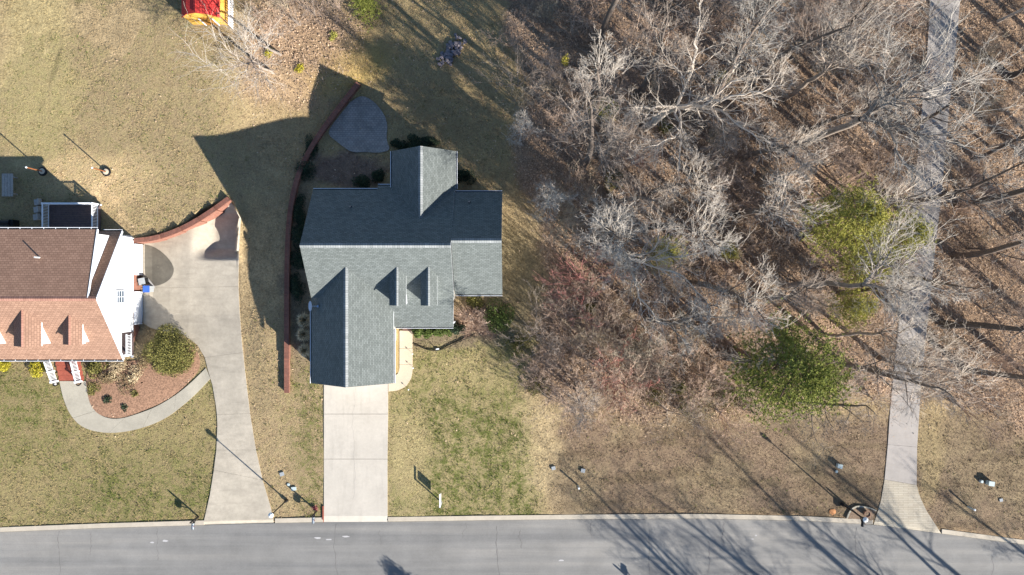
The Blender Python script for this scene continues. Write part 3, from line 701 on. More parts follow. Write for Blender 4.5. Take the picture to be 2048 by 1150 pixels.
# gutters
for a, b, o in (((XW, -186, 76), (-256, -186, 76), (0, 1)), ((-256, -195, 68.6), (-229, -195, 68.6), (0, 1)), ((XM + 2, -181.5, 75.5), (XE, -181.5, 75.5), (0, 1)), ((NW, NY, 72), (NW, -186, 72), (-1, 0)),
                ((NE_, -188, 72), (NE_, NY, 72), (1, 0)), ((XM + 2, 13.3, 76), (XE, 13.3, 76), (0, -1)), ((GE, 76, 57), (XM - 4, 76, 57), (0, -1)), ((GW, GS, 76), (GW, 42, 76), (-1, 0)), ((GE, GS, 76), (GE, 79, 76), (1, 0))):
    gutter(U(*a), U(*b), o, gh, 0, .1)
# dormers
dormer(gh, -210, 15.5, 137, 124, -37, 33, 76, roofg, M_shgcap, M_white)
dormer(gh, -152.5, 15.5, 137, 124, -37, 33, 76, roofg, M_shgcap, M_white)
for cx in (-210, -152.5): window(gh, U(cx, 28.8, 100), .6, .8, (0, -1))
vent_pipe(gh, U(-300, -150, 105.8)); vent_pipe(gh, U(-80, -160, 94.5))
par(gh)

# satellite dish on the garage eave
sd = thing('satellite_dish', 'pale blue-grey satellite dish bolted to the garage eave of the grey house', 'satellite dish', W(628, 612, 3.4))
db = MB()
for k in range(4):
    r0, r1 = .45 * k / 4, .45 * (k + 1) / 4
    for i in range(18):
        a, b = i * math.pi / 9, (i + 1) * math.pi / 9; f = lambda r, t: (r * math.cos(t) * .55 - r * r * .25 - .12 - .4 * r * math.cos(t) * 0, r * math.sin(t) * 1.0, .55 + r * math.cos(t) * .8 + r * r * .3)
        db.face([f(r0, a), f(r1, a), f(r1, b), f(r0, b)] if k else [f(0, 0), f(r1, a), f(r1, b)])
db.build('reflector', M_silver, sd, shade=True)
MB().beam((-.15, 0, .4), (.5, 0, .72), .05).build('feed_arm', M_silver, sd); MB().box((.52, 0, .74), (.12, .2, .1)).build('receiver', M_silver, sd)
MB().beam((.0, 0, -.1), (-.1, 0, .5), .06, n=8).build('mast', M_steel, sd)

# ------------------------------------------------------------------ left house
lh = thing('red_roofed_house', 'white sided house with red-brown shingle roof and garage beneath', 'house', U(-900, 20, 0))
A_, B_ = -754, -1290
rr_ = M_shr
roof_slab('roof', [U(A_, 20, 143), U(B_, 20, 143), U(B_, 139.5, 47), U(A_, 139.5, 47)], rr_, lh, .14)
roof_slab('roof', [U(A_, 20, 143), U(B_, 20, 143), U(B_, -109, 52), U(A_, -109, 52)], rr_, lh, .14)
roof_slab('shed_dormer_roof', [U(-769, 19, 145.5), U(B_, 19, 145.5), U(B_, -108, 112), U(-769, -108, 112)], rr_, lh, .2)
ridge_cap(U(A_, 20, 146), U(B_, 20, 146), (0, 1), M_shrcap, lh, .2, .5)
lw = lambda n, pts, nr, m=M_siding: wall_poly(n, [U(*p) for p in pts], m, lh, nr)
lw('gable_wall', [(-760, -103, -6), (-760, 88, -6), (-760, 88, 40), (-760, 133, 40), (-760, 133, 48), (-760, 20, 138), (-760, -103, 52)], (1, 0))
lw('foundation_wall', [(-760.5, -103, -50), (-760.5, 136, -50), (-760.5, 136, -6.3), (-760.5, -103, -6.3)], (1, 0), M_brick)
lw('dormer_cheek', [(-774, -100, 56), (-774, 18, 139), (-774, -100, 107)], (1, 0))
lw('dormer_wall', [(-777.5, -100, 50), (B_ + 6, -100, 50), (B_ + 6, -100, 106), (-777.5, -100, 106)], (0, 1))
lw('wall', [(-764, -103, -6), (B_ + 6, -103, -6), (B_ + 6, -103, 50), (-764, -103, 50)], (0, 1))
lw('wall', [(-764, 88, -6), (B_ + 6, 88, -6), (B_ + 6, 88, 70), (-764, 88, 70)], (0, -1))
lw('wall', [(B_ + 6, -103, -6), (B_ + 6, 88, -6), (B_ + 6, 20, 138), (B_ + 6, -103, 50)], (-1, 0))
window(lh, U(-759.3, 18, 48), 1.1, 1.3, (1, 0), M_white, M_glass, (2, 3))
for y0, y1 in ((-85, -28), (11, 72)):
    d = MB().box(U(-759, (y0 + y1) / 2, -27), (.06, (y1 - y0) / S, 1.75)).build('garage_door', M_white, lh)
    for k in range(4): MB().box(U(-757.6, (y0 + y1) / 2, -41 + k * 9.6), (.05, (y1 - y0) / S - .12, .4)).build('panel', M_white, d)
    for yy in (y0 - 1.5, y1 + 1.5): MB().box(U(-757.8, yy, -27), (.1, .12, 1.85)).build('jamb', M_white, d)
# porch
MB().box(U((-757 + B_) / 2, 112, 2), ((-757 - B_) / S, 46 / S, .2)).build('porch_floor', M_deckboard, lh)
MB().box(U((-757 + B_) / 2, 134, 43.5), ((-757 - B_) / S, .16, .3)).build('porch_beam', M_white, lh)
for x in (-761, -880, -940, -1010): MB().box(U(x, 134, 20), (.2, .2, 1.6)).build('porch_post', M_white, lh)
MB().box(U(-760, 138, -22), (.22, .2, 2.0)).build('corner_post', M_white, lh)
def railing(parent, a, b, h=.9, sp=.13, z0=.1, topw=.12, name='railing', mat=M_white):
    a = Vector(a); b = Vector(b); L = (b - a).length; up = Vector((0, 0, 1)); r = MB().beam(a + up * h, b + up * h, topw, .05).build(name, mat, parent)
    MB().beam(a + up * z0, b + up * z0, .06, .05).build('bottom_rail', mat, r)
    n = int(L / sp)
    me = MB().box((0, 0, h / 2), (.04, .04, h - .06)).mesh('baluster', mat)
    for k in range(1, n):
        obj('baluster', me, r, a + (b - a) * k / n)
    return r
railing(lh, U(-758.5, 92, 4), U(-758.5, 132, 4), .95)
# front steps
fs = W(106, 718, .2); fe = W(112, 764, 0)
sa, sb = Vector(W(112, 722, .3)), Vector(W(160, 722, .3))
for k in range(4):
    y = -.2 - k * .46; MB().box(((sa.x + sb.x) / 2 + k * .05 , sa.y + y, .28 - k * .075), (2.25, .44, .06)).build('step', M_stepboard, lh)
for x0, x1 in ((101, 115), (153, 163)):
    p = Vector(W(x0, 722, .3)); q = Vector(W(x1, 762, .02)); p.z = .3; q.z = .02
    r = railing(lh, p, q, .95, .12)
    MB().box((q.x, q.y, .55), (.16, .16, 1.1)).build('newel_post', M_white, lh)
    mm = (p + q) / 2; MB().box((mm.x, mm.y, .65), (.14, .14, 1.1)).build('newel_post', M_white, lh)
# gutters
gutter(U(A_, 139.5, 47), U(B_, 139.5, 47), (0, -1), lh, 1.0, .14); gutter(U(-769, -108, 112), U(B_, -108, 112), (0, 1), lh, 1.0, .14); gutter(U(-781 * .9654, -109, 52), U(-790, -109, 52), (0, 1), lh, 0, .12)
MB().beam(U(-755.5, -98, 44), U(-757, -98, -40), .09, .07).build('downspout', M_white, lh)
MB().box(U(-745, -100, -42), (.8, .12, .1)).build('downspout_foot', M_white, lh)
for a, b in (((A_ + 1, 20, 142), (A_ + 1, 139.5, 46)), ((A_ + 1, 20, 142), (A_ + 1, -109, 51)), ((-768, 19, 144), (-768, -108, 111))):
    MB().beam(U(*a), U(*b), .05, .22).build('rake_board', M_white, lh)
dormer(lh, -900, 26, 126, 108, 41, 109, 72, rr_, M_shrcap, M_siding)
dormer(lh, -818, 18.5, 118, 105, 51, 106, 74, rr_, M_shrcap, M_siding)
dormer(lh, -985, 26, 126, 108, 41, 109, 72, rr_, M_shrcap, M_siding)
for cx, z in ((-900, 92), (-818, 90), (-985, 92)): window(lh, U(cx, 107.5 if cx < -850 else 104.3, z), .8, .8, (0, -1))
vent_pipe(lh, (W(81, 515, 5.6)[0], W(81, 515, 5.6)[1], 5.65), .75, .06, M_whiteplastic)
# back deck
dk = Vector(W(99, 409, .5)); dk2 = Vector(W(197, 458, .5))
deck = bpy.data.objects.new('back_deck', None); link(deck, lh)
nb = 18; x0, x1, y0, y1 = dk.x, dk2.x, dk.y, U(0, -100, 0)[1]
me = MB().box((0, 0, 0), (x1 - x0, (y0 - y1) / nb - .012, .04)).mesh('deck_board', M_deckboard)
for k in range(nb): obj('deck_board', me, deck, ((x0 + x1) / 2, y1 + (k + .5) * (y0 - y1) / nb, .5))
for x in (x0 + .05, x1 - .05): MB().box((x, (y0 + y1) / 2, .3), (.1, y0 - y1, .36)).build('rim_joist', M_deckboard, deck)
railing(lh, (x0, y0, .55), (x0, y1 + .5, .55), 1.0, .13); railing(lh, (x1, y0, .55), (x1, y1, .55), 1.0, .13)
r = MB().beam((x0, y0, 1.55), (x1, y0, 1.55), .12, .05).build('railing', M_white, lh); MB().beam((x0, y0, .7), (x1, y0, .7), .06, .05).build('bottom_rail', M_white, r)
me = MB().box((0, 0, 1.05), (.035, .035, .95)).mesh('baluster', M_white)
for k in range(1, 34): obj('baluster', me, r, (x0 + (x1 - x0) * k / 34, y0, 0))
for x, y in ((x0, y0), (x1, y0), (x0, y1 + .5)): MB().box((x, y, .85), (.12, .12, 1.6)).build('post', M_white, lh)
par(lh)

# ------------------------------------------------------------------ barn shed
sh = thing('garden_shed', 'small barn shed with red gambrel roof and yellow walls', 'shed', U(-603, -580, 0))
X0, X1, Ys, Yn = -638, -569, -526, -660; XC = -603.5
for s in (-1, 1):
    roof_slab('roof', [U(XC, Ys + 3, 74), U(XC, Yn - 3, 74), U(XC + s * 20, Yn - 3, 67), U(XC + s * 20, Ys + 3, 67)], M_barnred, sh, .06, M_barnred)
    roof_slab('roof', [U(XC + s * 20, Ys + 3, 66.8), U(XC + s * 20, Yn - 3, 66.8), U(XC + s * 37, Yn - 3, 47), U(XC + s * 37, Ys + 3, 47)], M_barnred, sh, .06, M_barnred)
    wall_poly('wall', [U(XC + s * 34.5, Ys - 4, -3), U(XC + s * 34.5, Yn + 4, -3), U(XC + s * 34.5, Yn + 4, 47), U(XC + s * 34.5, Ys - 4, 47)], M_barnyel, sh, (s, 0), .08)
for y, nr in ((Ys, (0, -1)), (Yn, (0, 1))):
    wall_poly('end_wall', [U(X0, y, -3), U(X1, y, -3), U(X1, y, 47), U(XC + 19, y, 64), U(XC, y, 71.5), U(XC - 19, y, 64), U(X0, y, 47)], M_barnyel, sh, nr, .08)
MB().box(U(XC + 6, Ys + 1, 20), (1.1, .05, 1.75)).build('door', M_barnyel, sh)
for x in (XC - 7.5, XC + 19): MB().box(U(x, Ys + 2, 20), (.08, .06, 1.8)).build('door_trim', M_white, sh)
MB().beam(U(XC, Ys + 2, 76), U(XC, Yn - 2, 76), .12, .05).build('ridge_cap', M_barnred, sh)
par(sh)

# house across the road: only the shadow of its roof reaches the picture
oh = thing('opposite_house', 'house across the road whose roof peak shadows the asphalt', 'house', U(10, 880, 0))
for s in (-1, 1):
    roof_slab('roof', [U(-30, 760, 140), U(-30, 980, 140), U(-30 + s * 90, 980, 70), U(-30 + s * 90, 760, 70)], M_shr, oh)
    wall_poly('wall', [U(-30 + s * 83, 768, -3), U(-30 + s * 83, 972, -3), U(-30 + s * 83, 972, 72), U(-30 + s * 83, 768, 72)], M_siding, oh, (s, 0))
for y, nr in ((766, (0, 1)), (974, (0, -1))): wall_poly('end_wall', [U(-109, y, -3), U(49, y, -3), U(49, y, 70), U(-30, y, 132), U(-109, y, 70)], M_siding, oh, nr)
window(oh, U(-30, 765.5, 35), 1.2, 1.3, (0, 1)); par(oh)

# ================================================================== BRICK GARDEN WALLS
def garden_wall(name, label, path, segs, w, topf, face_base):
    """path: px centreline; segs: list of (t0,t1); topf(k,u)->height above ground"""
    t = thing(name, label, 'brick wall', G(*path[len(path) // 2])); o = Vector(t.location)
    P = resample(path, 241)
    for k, (a, b) in enumerate(segs):
        i0, i1 = int(a * 240), int(b * 240); n = max(4, (i1 - i0) // 5); pts = resample(P[i0:i1 + 1], n); mb = MB(); cp = MB(); u = 0
        rows = []
        for i in range(n):
            d = pts[min(i + 1, n - 1)] - pts[max(i - 1, 0)]; d /= np.hypot(*d); nx = np.array([-d[1], d[0]]) * w * S / 2
            c = G(*pts[i]); zt = topf(k, i / (n - 1)) + (max(c[2], -.05) if name == 'retaining_wall' else c[2])
            l = W(*(pts[i] - nx), zt); r = W(*(pts[i] + nx), zt); rows.append((l, r, zt)); 
        for i in range(n - 1):
            (l0, r0, z0), (l1, r1, z1) = rows[i], rows[i + 1]; du = math.hypot(l1[0] - l0[0], l1[1] - l0[1]); bz = face_base
            q = lambda p, z: (p[0] - o.x, p[1] - o.y, z - o.z)
            for a_, b_, s in ((l0, l1, 1), (r1, r0, 1)):
                mb.face([q(a_, bz), q(b_, bz), q(b_, a_[2] * 0 + (z1 if b_ in (l1, r1) else z0) - .07), q(a_, (z0 if a_ in (l0, r0) else z1) - .07)], 0, [(u, bz), (u + du, bz), (u + du, z1), (u, z0)])
            ex = .03
            def out(p, m, z): 
                dx, dy = p[0] - m[0], p[1] - m[1]; L = math.hypot(dx, dy); return (p[0] + dx / L * ex - o.x, p[1] + dy / L * ex - o.y, z - o.z)
            m0 = ((l0[0] + r0[0]) / 2, (l0[1] + r0[1]) / 2); m1 = ((l1[0] + r1[0]) / 2, (l1[1] + r1[1]) / 2)
            A, B, Cc, D = out(l0, m0, z0), out(l1, m1, z1), out(r1, m1, z1), out(r0, m0, z0)
            cp.face([D, Cc, B, A], 0, [(u, w), (u + du, w), (u + du, 0), (u, 0)])
            dn = lambda p: (p[0], p[1], p[2] - .07)
            cp.face([A, B, dn(B), dn(A)][::-1], 0, [(u, 0), (u + du, 0), (u + du, .07), (u, .07)]); cp.face([Cc, D, dn(D), dn(Cc)][::-1], 0, [(u, 0), (u + du, 0), (u + du, .07), (u, .07)])
            if i == 0: cp.face([D, A, dn(A), dn(D)][::-1]); mb.face([q(l0, bz), q(r0, bz), q(r0, z0 - .07), q(l0, z0 - .07)], 0, [(0, bz), (w, bz), (w, z0), (0, z0)])
            if i == n - 2: cp.face([B, Cc, dn(Cc), dn(B)][::-1]); mb.face([q(r1, bz), q(l1, bz), q(l1, z1 - .07), q(r1, z1 - .07)], 0, [(0, bz), (w, bz), (w, z1), (0, z1)])
            u += du
        mb.build('wall_section', M_brick, t, weld=True); cp.build('cap', M_brick_cap, t, weld=True)
    return t
garden_wall('garden_wall', 'long curved brick wall sweeping round the grey house to its patio', smooth([(573, 786), (573, 690), (573, 600), (574, 500), (578, 430), (590, 365), (610, 315), (640, 265), (672, 222), (716, 166)], 2),
            [(0, .105), (.105, .32), (.32, .55), (.55, .72), (.72, 1)], .38, lambda k, u: (.42, .55, .6, .65, .6)[k], -2.6)
garden_wall('retaining_wall', 'stepped brick retaining wall above the left driveway pad', smooth([(268, 481), (302, 478), (340, 467), (380, 449), (420, 424), (457, 397)], 2),
            [(0, .24), (.24, .45), (.45, .65), (.65, .84), (.84, 1)], .38, lambda k, u: .1 + .34 * u, -2.3)

# ================================================================== VEGETATION GENERATORS
def tubes(segs, sides):
    A = np.array([s[0] for s in segs], float); B = np.array([s[1] for s in segs], float); r0 = np.array([s[2] for s in segs]); r1 = np.array([s[3] for s in segs])
    d = B - A; L = np.linalg.norm(d, axis=1, keepdims=True); d = d / np.maximum(L, 1e-6)
    up = np.where(np.abs(d[:, 2:3]) < .9, np.array([[0, 0, 1.]]), np.array([[1., 0, 0]])); u = np.cross(d, up); u /= np.linalg.norm(u, axis=1, keepdims=True); v = np.cross(u, d)
    an = np.arange(sides) * 2 * math.pi / sides; c, s_ = np.cos(an)[None, :, None], np.sin(an)[None, :, None]
    ring = u[:, None, :] * c + v[:, None, :] * s_
    V = np.concatenate([A[:, None] + ring * r0[:, None, None], B[:, None] + ring * r1[:, None, None]], 1)
    n = len(segs); base = (np.arange(n) * 2 * sides)[:, None]; i = np.arange(sides)[None]; j = (i + 1) % sides
    F = np.stack([base + i, base + j, base + sides + j, base + sides + i], -1).reshape(-1, 4)
    return V.reshape(-1, 3), F
def norm(v):
    l = math.sqrt(v[0] ** 2 + v[1] ** 2 + v[2] ** 2) or 1; return (v[0] / l, v[1] / l, v[2] / l)
def perp_turn(rr, d, ang, az=None):
    a = (0, 0, 1) if abs(d[2]) < .9 else (1, 0, 0)
    u = norm((d[1] * a[2] - d[2] * a[1], d[2] * a[0] - d[0] * a[2], d[0] * a[1] - d[1] * a[0])); v = (d[1] * u[2] - d[2] * u[1], d[2] * u[0] - d[0] * u[2], d[0] * u[1] - d[1] * u[0])
    t = rr.uniform(0, 6.283) if az is None else az; c, s = math.cos(ang), math.sin(ang); ct, st_ = math.cos(t), math.sin(t)
    return norm(tuple(d[i] * c + (u[i] * ct + v[i] * st_) * s for i in range(3)))
RMIN = .0075
def branch(rr, p, d, L, r, lev, mx, out, wob=.22, trop=.06, nch=(0, 5, 4, 4, 3), ang=(.55, 1.0), ratio=(.42, .68), seg=None):
    n = max(2, min(7, int(L / (seg or (.9, .8, .55, .4, .35)[min(lev, 4)]))))
    kids = nch[min(lev, len(nch) - 1)] if lev < mx else 0
    ks = sorted(rr.uniform(.18, 1.0) for _ in range(kids)); q = 0; rr0 = r
    for i in range(n):
        d = norm((d[0] + rr.gauss(0, wob), d[1] + rr.gauss(0, wob), d[2] + rr.gauss(0, wob) + trop)); e = tuple(p[k] + d[k] * L / n for k in range(3))
        r2 = max(RMIN * .8, rr0 * (1 - .8 * (i + 1) / n)); out.append((p, e, max(r, RMIN), max(r2, RMIN * .8)))
        while q < kids and ks[q] <= (i + 1) / n + 1e-6:
            t = ks[q] * n - i; s = tuple(p[k] + (e[k] - p[k]) * t for k in range(3))
            branch(rr, s, perp_turn(rr, d, rr.uniform(*ang)), L * rr.uniform(*ratio) * (1.1 - .4 * ks[q]), max(RMIN, r2 * .55), lev + 1, mx, out, wob, trop, nch, ang, ratio); q += 1
        p, r = e, r2
def crown_tree(seed, h, tr, start, nl, spread, mx=4, lean=.03, elev=(.5, 1.0), nch=(0, 6, 5, 3, 2)):
    rr = random.Random(seed); T = []; Cw = []; n = 9; p = (0, 0, -.3); d = norm((rr.gauss(0, lean), rr.gauss(0, lean), 1)); P = [p]; top = h * .86
    for i in range(n):
        d = norm((d[0] + rr.gauss(0, .035), d[1] + rr.gauss(0, .035), d[2])); e = tuple(p[k] + d[k] * (top + .3) / n for k in range(3))
        r0 = tr * (1 - .78 * i / n) * (1.25 if i == 0 else 1); r1 = tr * (1 - .78 * (i + 1) / n); T.append((p, e, r0, r1)); P.append(e); p = e
    az = rr.uniform(0, 6.28)
    for k in range(nl):
        t = start + (1 - start) * (k + rr.random() * .6) / nl; f = t * n; i = min(n - 1, int(f)); f -= i
        s = tuple(P[i][j] + (P[i + 1][j] - P[i][j]) * f for j in range(3)); az += 2.4 + rr.uniform(-.5, .5); el = rr.uniform(*elev) + .35 * (t - start)
        L = spread * (1.15 - .55 * (t - start) / (1 - start)) * rr.uniform(.75, 1.2); rad = tr * (1 - .78 * t) * rr.uniform(.3, .46)
        branch(rr, s, (math.cos(az) * math.cos(el), math.sin(az) * math.cos(el), math.sin(el)), L, rad, 1, mx, Cw, .16, .05, nch, (.45, .95), (.4, .66))
    branch(rr, p, d, h * .14 + .5, tr * .2, 2, mx, Cw)
    return T, Cw
def vase_tree(seed, h, ns, spread, r, mx=4, nch=(0, 6, 4, 3), trop=.05):
    rr = random.Random(seed); T = []; Cw = []
    T.append(((0, 0, -.2), (0, 0, .35), r * 1.9, r * 1.7))
    for k in range(ns):
        az = k * 6.283 / ns + rr.uniform(-.4, .4); t = math.atan2(spread * rr.uniform(.35, 1.1), h); d = (math.cos(az) * math.sin(t), math.sin(az) * math.sin(t), math.cos(t))
        branch(rr, (math.cos(az) * .06, math.sin(az) * .06, .15), d, h * rr.uniform(.8, 1.1), r * rr.uniform(.7, 1.1), 1, mx, Cw, .13, trop, nch, (.3, .8), (.38, .6), seg=.7)
    return T, Cw
def tree_meshes(name, T, Cw, bark, twig=None):
    V, F = tubes(T, 9); a = mesh_np(name + '_trunk', V, F, bark, True)
    thick = [s for s in Cw if s[2] > .035]; thin = [s for s in Cw if s[2] <= .035]
    V1, F1 = tubes(thick, 5) if thick else (np.zeros((0, 3)), np.zeros((0, 4), int)); V2, F2 = tubes(thin, 3)
    b = mesh_np(name + '_crown', np.concatenate([V1, V2]), np.concatenate([F1, F2 + len(V1)]), [bark, twig or bark], False)
    if twig: b.polygons.foreach_set('material_index', np.r_[np.zeros(len(F1), np.int32), np.ones(len(F2), np.int32)])
    return a, b
def leaf_quads(Cn, size, rng, flat=0.0, aspect=.6):
    n = len(Cn); nrm = rng.normal(size=(n, 3)); nrm[:, 2] = np.abs(nrm[:, 2]) + flat; nrm /= np.linalg.norm(nrm, axis=1, keepdims=True)
    a = rng.normal(size=(n, 3)); u = np.cross(nrm, a); u /= np.linalg.norm(u, axis=1, keepdims=True); v = np.cross(nrm, u)
    s = (size * rng.uniform(.6, 1.3, n))[:, None]; u = u * s; v = v * s * aspect
    V = np.stack([Cn - u, Cn - v + nrm * s * .1, Cn + u, Cn + v + nrm * s * .1], 1).reshape(-1, 3)
    return V, np.arange(4 * n).reshape(-1, 4), np.repeat(rng.rand(n), 4)
def shrub_meshes(name, rx, ry, h, n, leaf, mat, seed, lobes=9, stems=M_bk_brown, hollow=.55):
    rng = np.random.RandomState(seed); cs = []
    ctr = rng.normal(size=(lobes, 3)); ctr /= np.linalg.norm(ctr, axis=1, keepdims=True); ctr[:, 2] = np.abs(ctr[:, 2]); ctr *= rng.uniform(.35, .75, (lobes, 1))
    k = rng.randint(0, lobes, n); d = rng.normal(size=(n, 3)); d /= np.linalg.norm(d, axis=1, keepdims=True); rad = rng.uniform(hollow, 1, (n, 1)) ** .6
    P = ctr[k] + d * rad * (.42 + .12 * rng.rand(lobes, 1)[k]); P[:, 2] = np.abs(P[:, 2]); P = P * np.array([rx, ry, h]) ; P[:, 2] += .03
    V, F, tone = leaf_quads(P, leaf, rng, .3); me = mesh_np(name + '_foliage', V, F, mat); attr(me, 'tone', np.clip(tone * .75 + .25 * np.repeat(P[:, 2] / h, 4), 0, 1))
    rr = random.Random(seed); segs = []
    for i in range(7):
        a = rr.uniform(0, 6.28); segs.append(((0, 0, -.1), (math.cos(a) * rx * .5, math.sin(a) * ry * .5, h * .7), .025, .012))
    V, F = tubes(segs, 4); return mesh_np(name + '_stems', V, F, stems), me
def needle_tufts(P, size, rng, per=10, up=.3):
    n = len(P) * per; C0 = np.repeat(P, per, 0); d = rng.normal(size=(n, 3)); d[:, 2] += up * 2; d /= np.linalg.norm(d, axis=1, keepdims=True); L = size * rng.uniform(.6, 1.2, (n, 1))
    w = np.cross(d, rng.normal(size=(n, 3))); w /= np.linalg.norm(w, axis=1, keepdims=True); w *= size * .1
    V = np.stack([C0 - w, C0 + w, C0 + d * L], 1).reshape(-1, 3); return V, np.arange(3 * n).reshape(-1, 3), np.repeat(np.repeat(rng.rand(len(P)), per) * .6 + rng.rand(n) * .4, 3)
def pine_meshes(name, seed, h, cr, start, tr, mat, nb=46, tuft=.3, dens=1.0, conic=False):
    rr = random.Random(seed); rng = np.random.RandomState(seed); T = []; segs = []; P = []; p = (0, 0, -.3); d = (0, 0, 1); n = 9; pts = [p]
    for i in range(n):
        d = norm((d[0] + rr.gauss(0, .02), d[1] + rr.gauss(0, .02), 1)); e = tuple(p[k] + d[k] * (h + .3) / n for k in range(3)); T.append((p, e, tr * (1 - .9 * i / n), tr * (1 - .9 * (i + 1) / n))); p = e; pts.append(p)
    az = 0
    for k in range(nb):
        t = start + (1 - start) * (k / nb) ** .9; f = t * n; i = min(n - 1, int(f)); f -= i; s = tuple(pts[i][j] + (pts[i + 1][j] - pts[i][j]) * f for j in range(3)); az += 2.4 + rr.uniform(-.5, .5)
        u = (t - start) / (1 - start); prof = (1 - u) if conic else math.sin(math.pi * min(1, .18 + .8 * u)) ** .8
        L = cr * max(.12, prof) * rr.uniform(.45, 1.25); el = rr.uniform(-.05, .35) + .4 * u; d = (math.cos(az) * math.cos(el), math.sin(az) * math.cos(el), math.sin(el)); q = s; m = max(3, int(L / .5))
        for j in range(m):
            d = norm((d[0] + rr.gauss(0, .12), d[1] + rr.gauss(0, .12), d[2] + rr.gauss(0, .06) + .03)); e = tuple(q[c] + d[c] * L / m for c in range(3)); r = .05 * (1 - .7 * j / m) * tr / .2; segs.append((q, e, r, r * .8)); q = e
            if j >= m * .25:
                for _ in range(max(2, int(9 * dens))):
                    o = rr.gauss(0, .33), rr.gauss(0, .33), rr.gauss(0, .14); P.append(tuple(e[c] + o[c] * (1 + .5 * L / cr) for c in range(3)))
    P = np.array(P); V, F, tone = needle_tufts(P, tuft, rng); me = mesh_np(name + '_crown', V, F, mat); attr(me, 'tone', tone)
    V, F = tubes(T, 9); V2, F2 = tubes(segs, 4); return mesh_np(name + '_trunk', np.concatenate([V, V2]), np.concatenate([F, F2 + len(V)]), M_bk_pine, True), me
def put(kind, meshes, parts, label, cat, loc, rz=0, sc=1.0, group=None):
    t = thing(kind, label, cat, loc, rz, group); t.scale = (sc, sc, sc) if not isinstance(sc, tuple) else sc
    for nm, me in zip(parts, meshes): obj(nm, me, t)
    return t
TC = ('trunk', 'crown')

# ------------------------------------------------------------------ hero trees of the wood (limbs follow the photograph)
def hero(label, seed, base, fork, fz, tr, limbs, bark, twig=None, mx=4, dens=(0, 5, 4, 3, 2)):
    rr = random.Random(seed); b = Vector(G(*base)); f = Vector(W(*fork, fz)); T = []; Cw = []; n = 8; p = b + Vector((0, 0, -.3)); o = b
    for i in range(n):
        t = (i + 1) / n; e = b.lerp(f, t) + Vector((rr.gauss(0, .06), rr.gauss(0, .06), 0)) * (1 if i < n - 1 else 0); T.append((tuple(p - o), tuple(e - o), tr * (1.2 if i == 0 else 1 - .4 * i / n), tr * (1 - .4 * t))); p = e
    for lb in limbs:
        pts = [f] + [Vector(W(*q)) for q in lb]
        P = resample([tuple(v) for v in smooth([tuple(v) for v in pts], 1)], max(6, 3 * len(pts)))
        P = [Vector(q) for q in P]; r = tr * rr.uniform(.28, .42); m = len(P) - 1
        for i in range(m):
            if 0 < i: P[i] = P[i] + Vector((rr.gauss(0, .1), rr.gauss(0, .1), rr.gauss(0, .1)))
        for i in range(m):
            r0, r1 = r * (1 - .82 * i / m), r * (1 - .82 * (i + 1) / m); Cw.append((tuple(P[i] - o), tuple(P[i + 1] - o), max(r0, .02), max(r1, .02))); d = norm(tuple(P[i + 1] - P[i]))
            if i >= 1:
                for _ in range(2 if i < m - 1 else 3):
                    s = P[i].lerp(P[i + 1], rr.random()) - o; branch(rr, tuple(s), perp_turn(rr, d, rr.uniform(.4, .95)), rr.uniform(1.2, 2.9), max(r1 * .55, .02), 2, mx, Cw, .2, .05, dens, (.4, .95), (.42, .68))
    ms = tree_meshes('bare_tree', T, Cw, bark, twig); return put('bare_tree', ms, TC, label, 'tree', b, 0, 1, 'tall bare trees of the wood')
hero('great pale bare tree whose white limbs radiate above the upper wood', 101, (1290, 255), (1354, 213), 10.5, .34,
     [[(1300, 214, 11.5), (1256, 216, 12.5)], [(1300, 235, 11), (1278, 244, 12)], [(1380, 165, 12.5), (1392, 100, 15), (1398, 5, 18)], [(1372, 155, 12), (1324, 103, 14)], [(1407, 197, 12), (1457, 167, 14.5), (1536, 150, 17)], [(1434, 218, 12), (1480, 250, 14), (1530, 287, 16)],
      [(1366, 257, 11), (1330, 285, 12.5), (1270, 300, 14)], [(1360, 275, 11), (1357, 322, 14)], [(1430, 205, 13), (1500, 185, 16), (1570, 170, 18)]], M_bk_pale)
hero('huge bare tree with long dark trunk, crown spread over the lane', 102, (1561, 303), (1722, 238), 14.5, .36,
     [[(1759, 203, 16.5), (1776, 160, 18), (1770, 98, 20)], [(1759, 203, 16.5), (1813, 160, 18.5), (1886, 113, 20.5), (1903, 27, 22)], [(1770, 206, 16.5), (1870, 170, 18.5), (1966, 152, 20), (1992, 124, 21)], [(1780, 250, 16), (1819, 267, 17), (1896, 273, 19), (1962, 212, 21)],
      [(1775, 245, 16), (1800, 320, 18), (1835, 345, 19)], [(1800, 195, 17), (1900, 190, 19), (1935, 178, 20)], [(1850, 268, 18), (1940, 300, 20)]], M_bk_grey, M_bk_pale)
hero('slender bare tree with broom-like limbs at the top of the wood', 103, (1572, 195), (1650, 142), 9, .24,
     [[(1700, 108, 12), (1780, 50, 16)], [(1690, 95, 12), (1745, 10, 16)], [(1720, 120, 12), (1800, 85, 16)], [(1660, 95, 11), (1672, 40, 14)], [(1710, 75, 13), (1770, 20, 17)], [(1640, 90, 11), (1665, 15, 15)]], M_bk_grey, M_bk_pale)
hero('small pale tree forking beside the great white-limbed tree', 104, (1440, 170), (1472, 134), 5, .18,
     [[(1474, 88, 7.5)], [(1505, 108, 7), (1536, 98, 8.5)], [(1500, 90, 7), (1532, 55, 9)], [(1450, 110, 7)]], M_bk_pale)
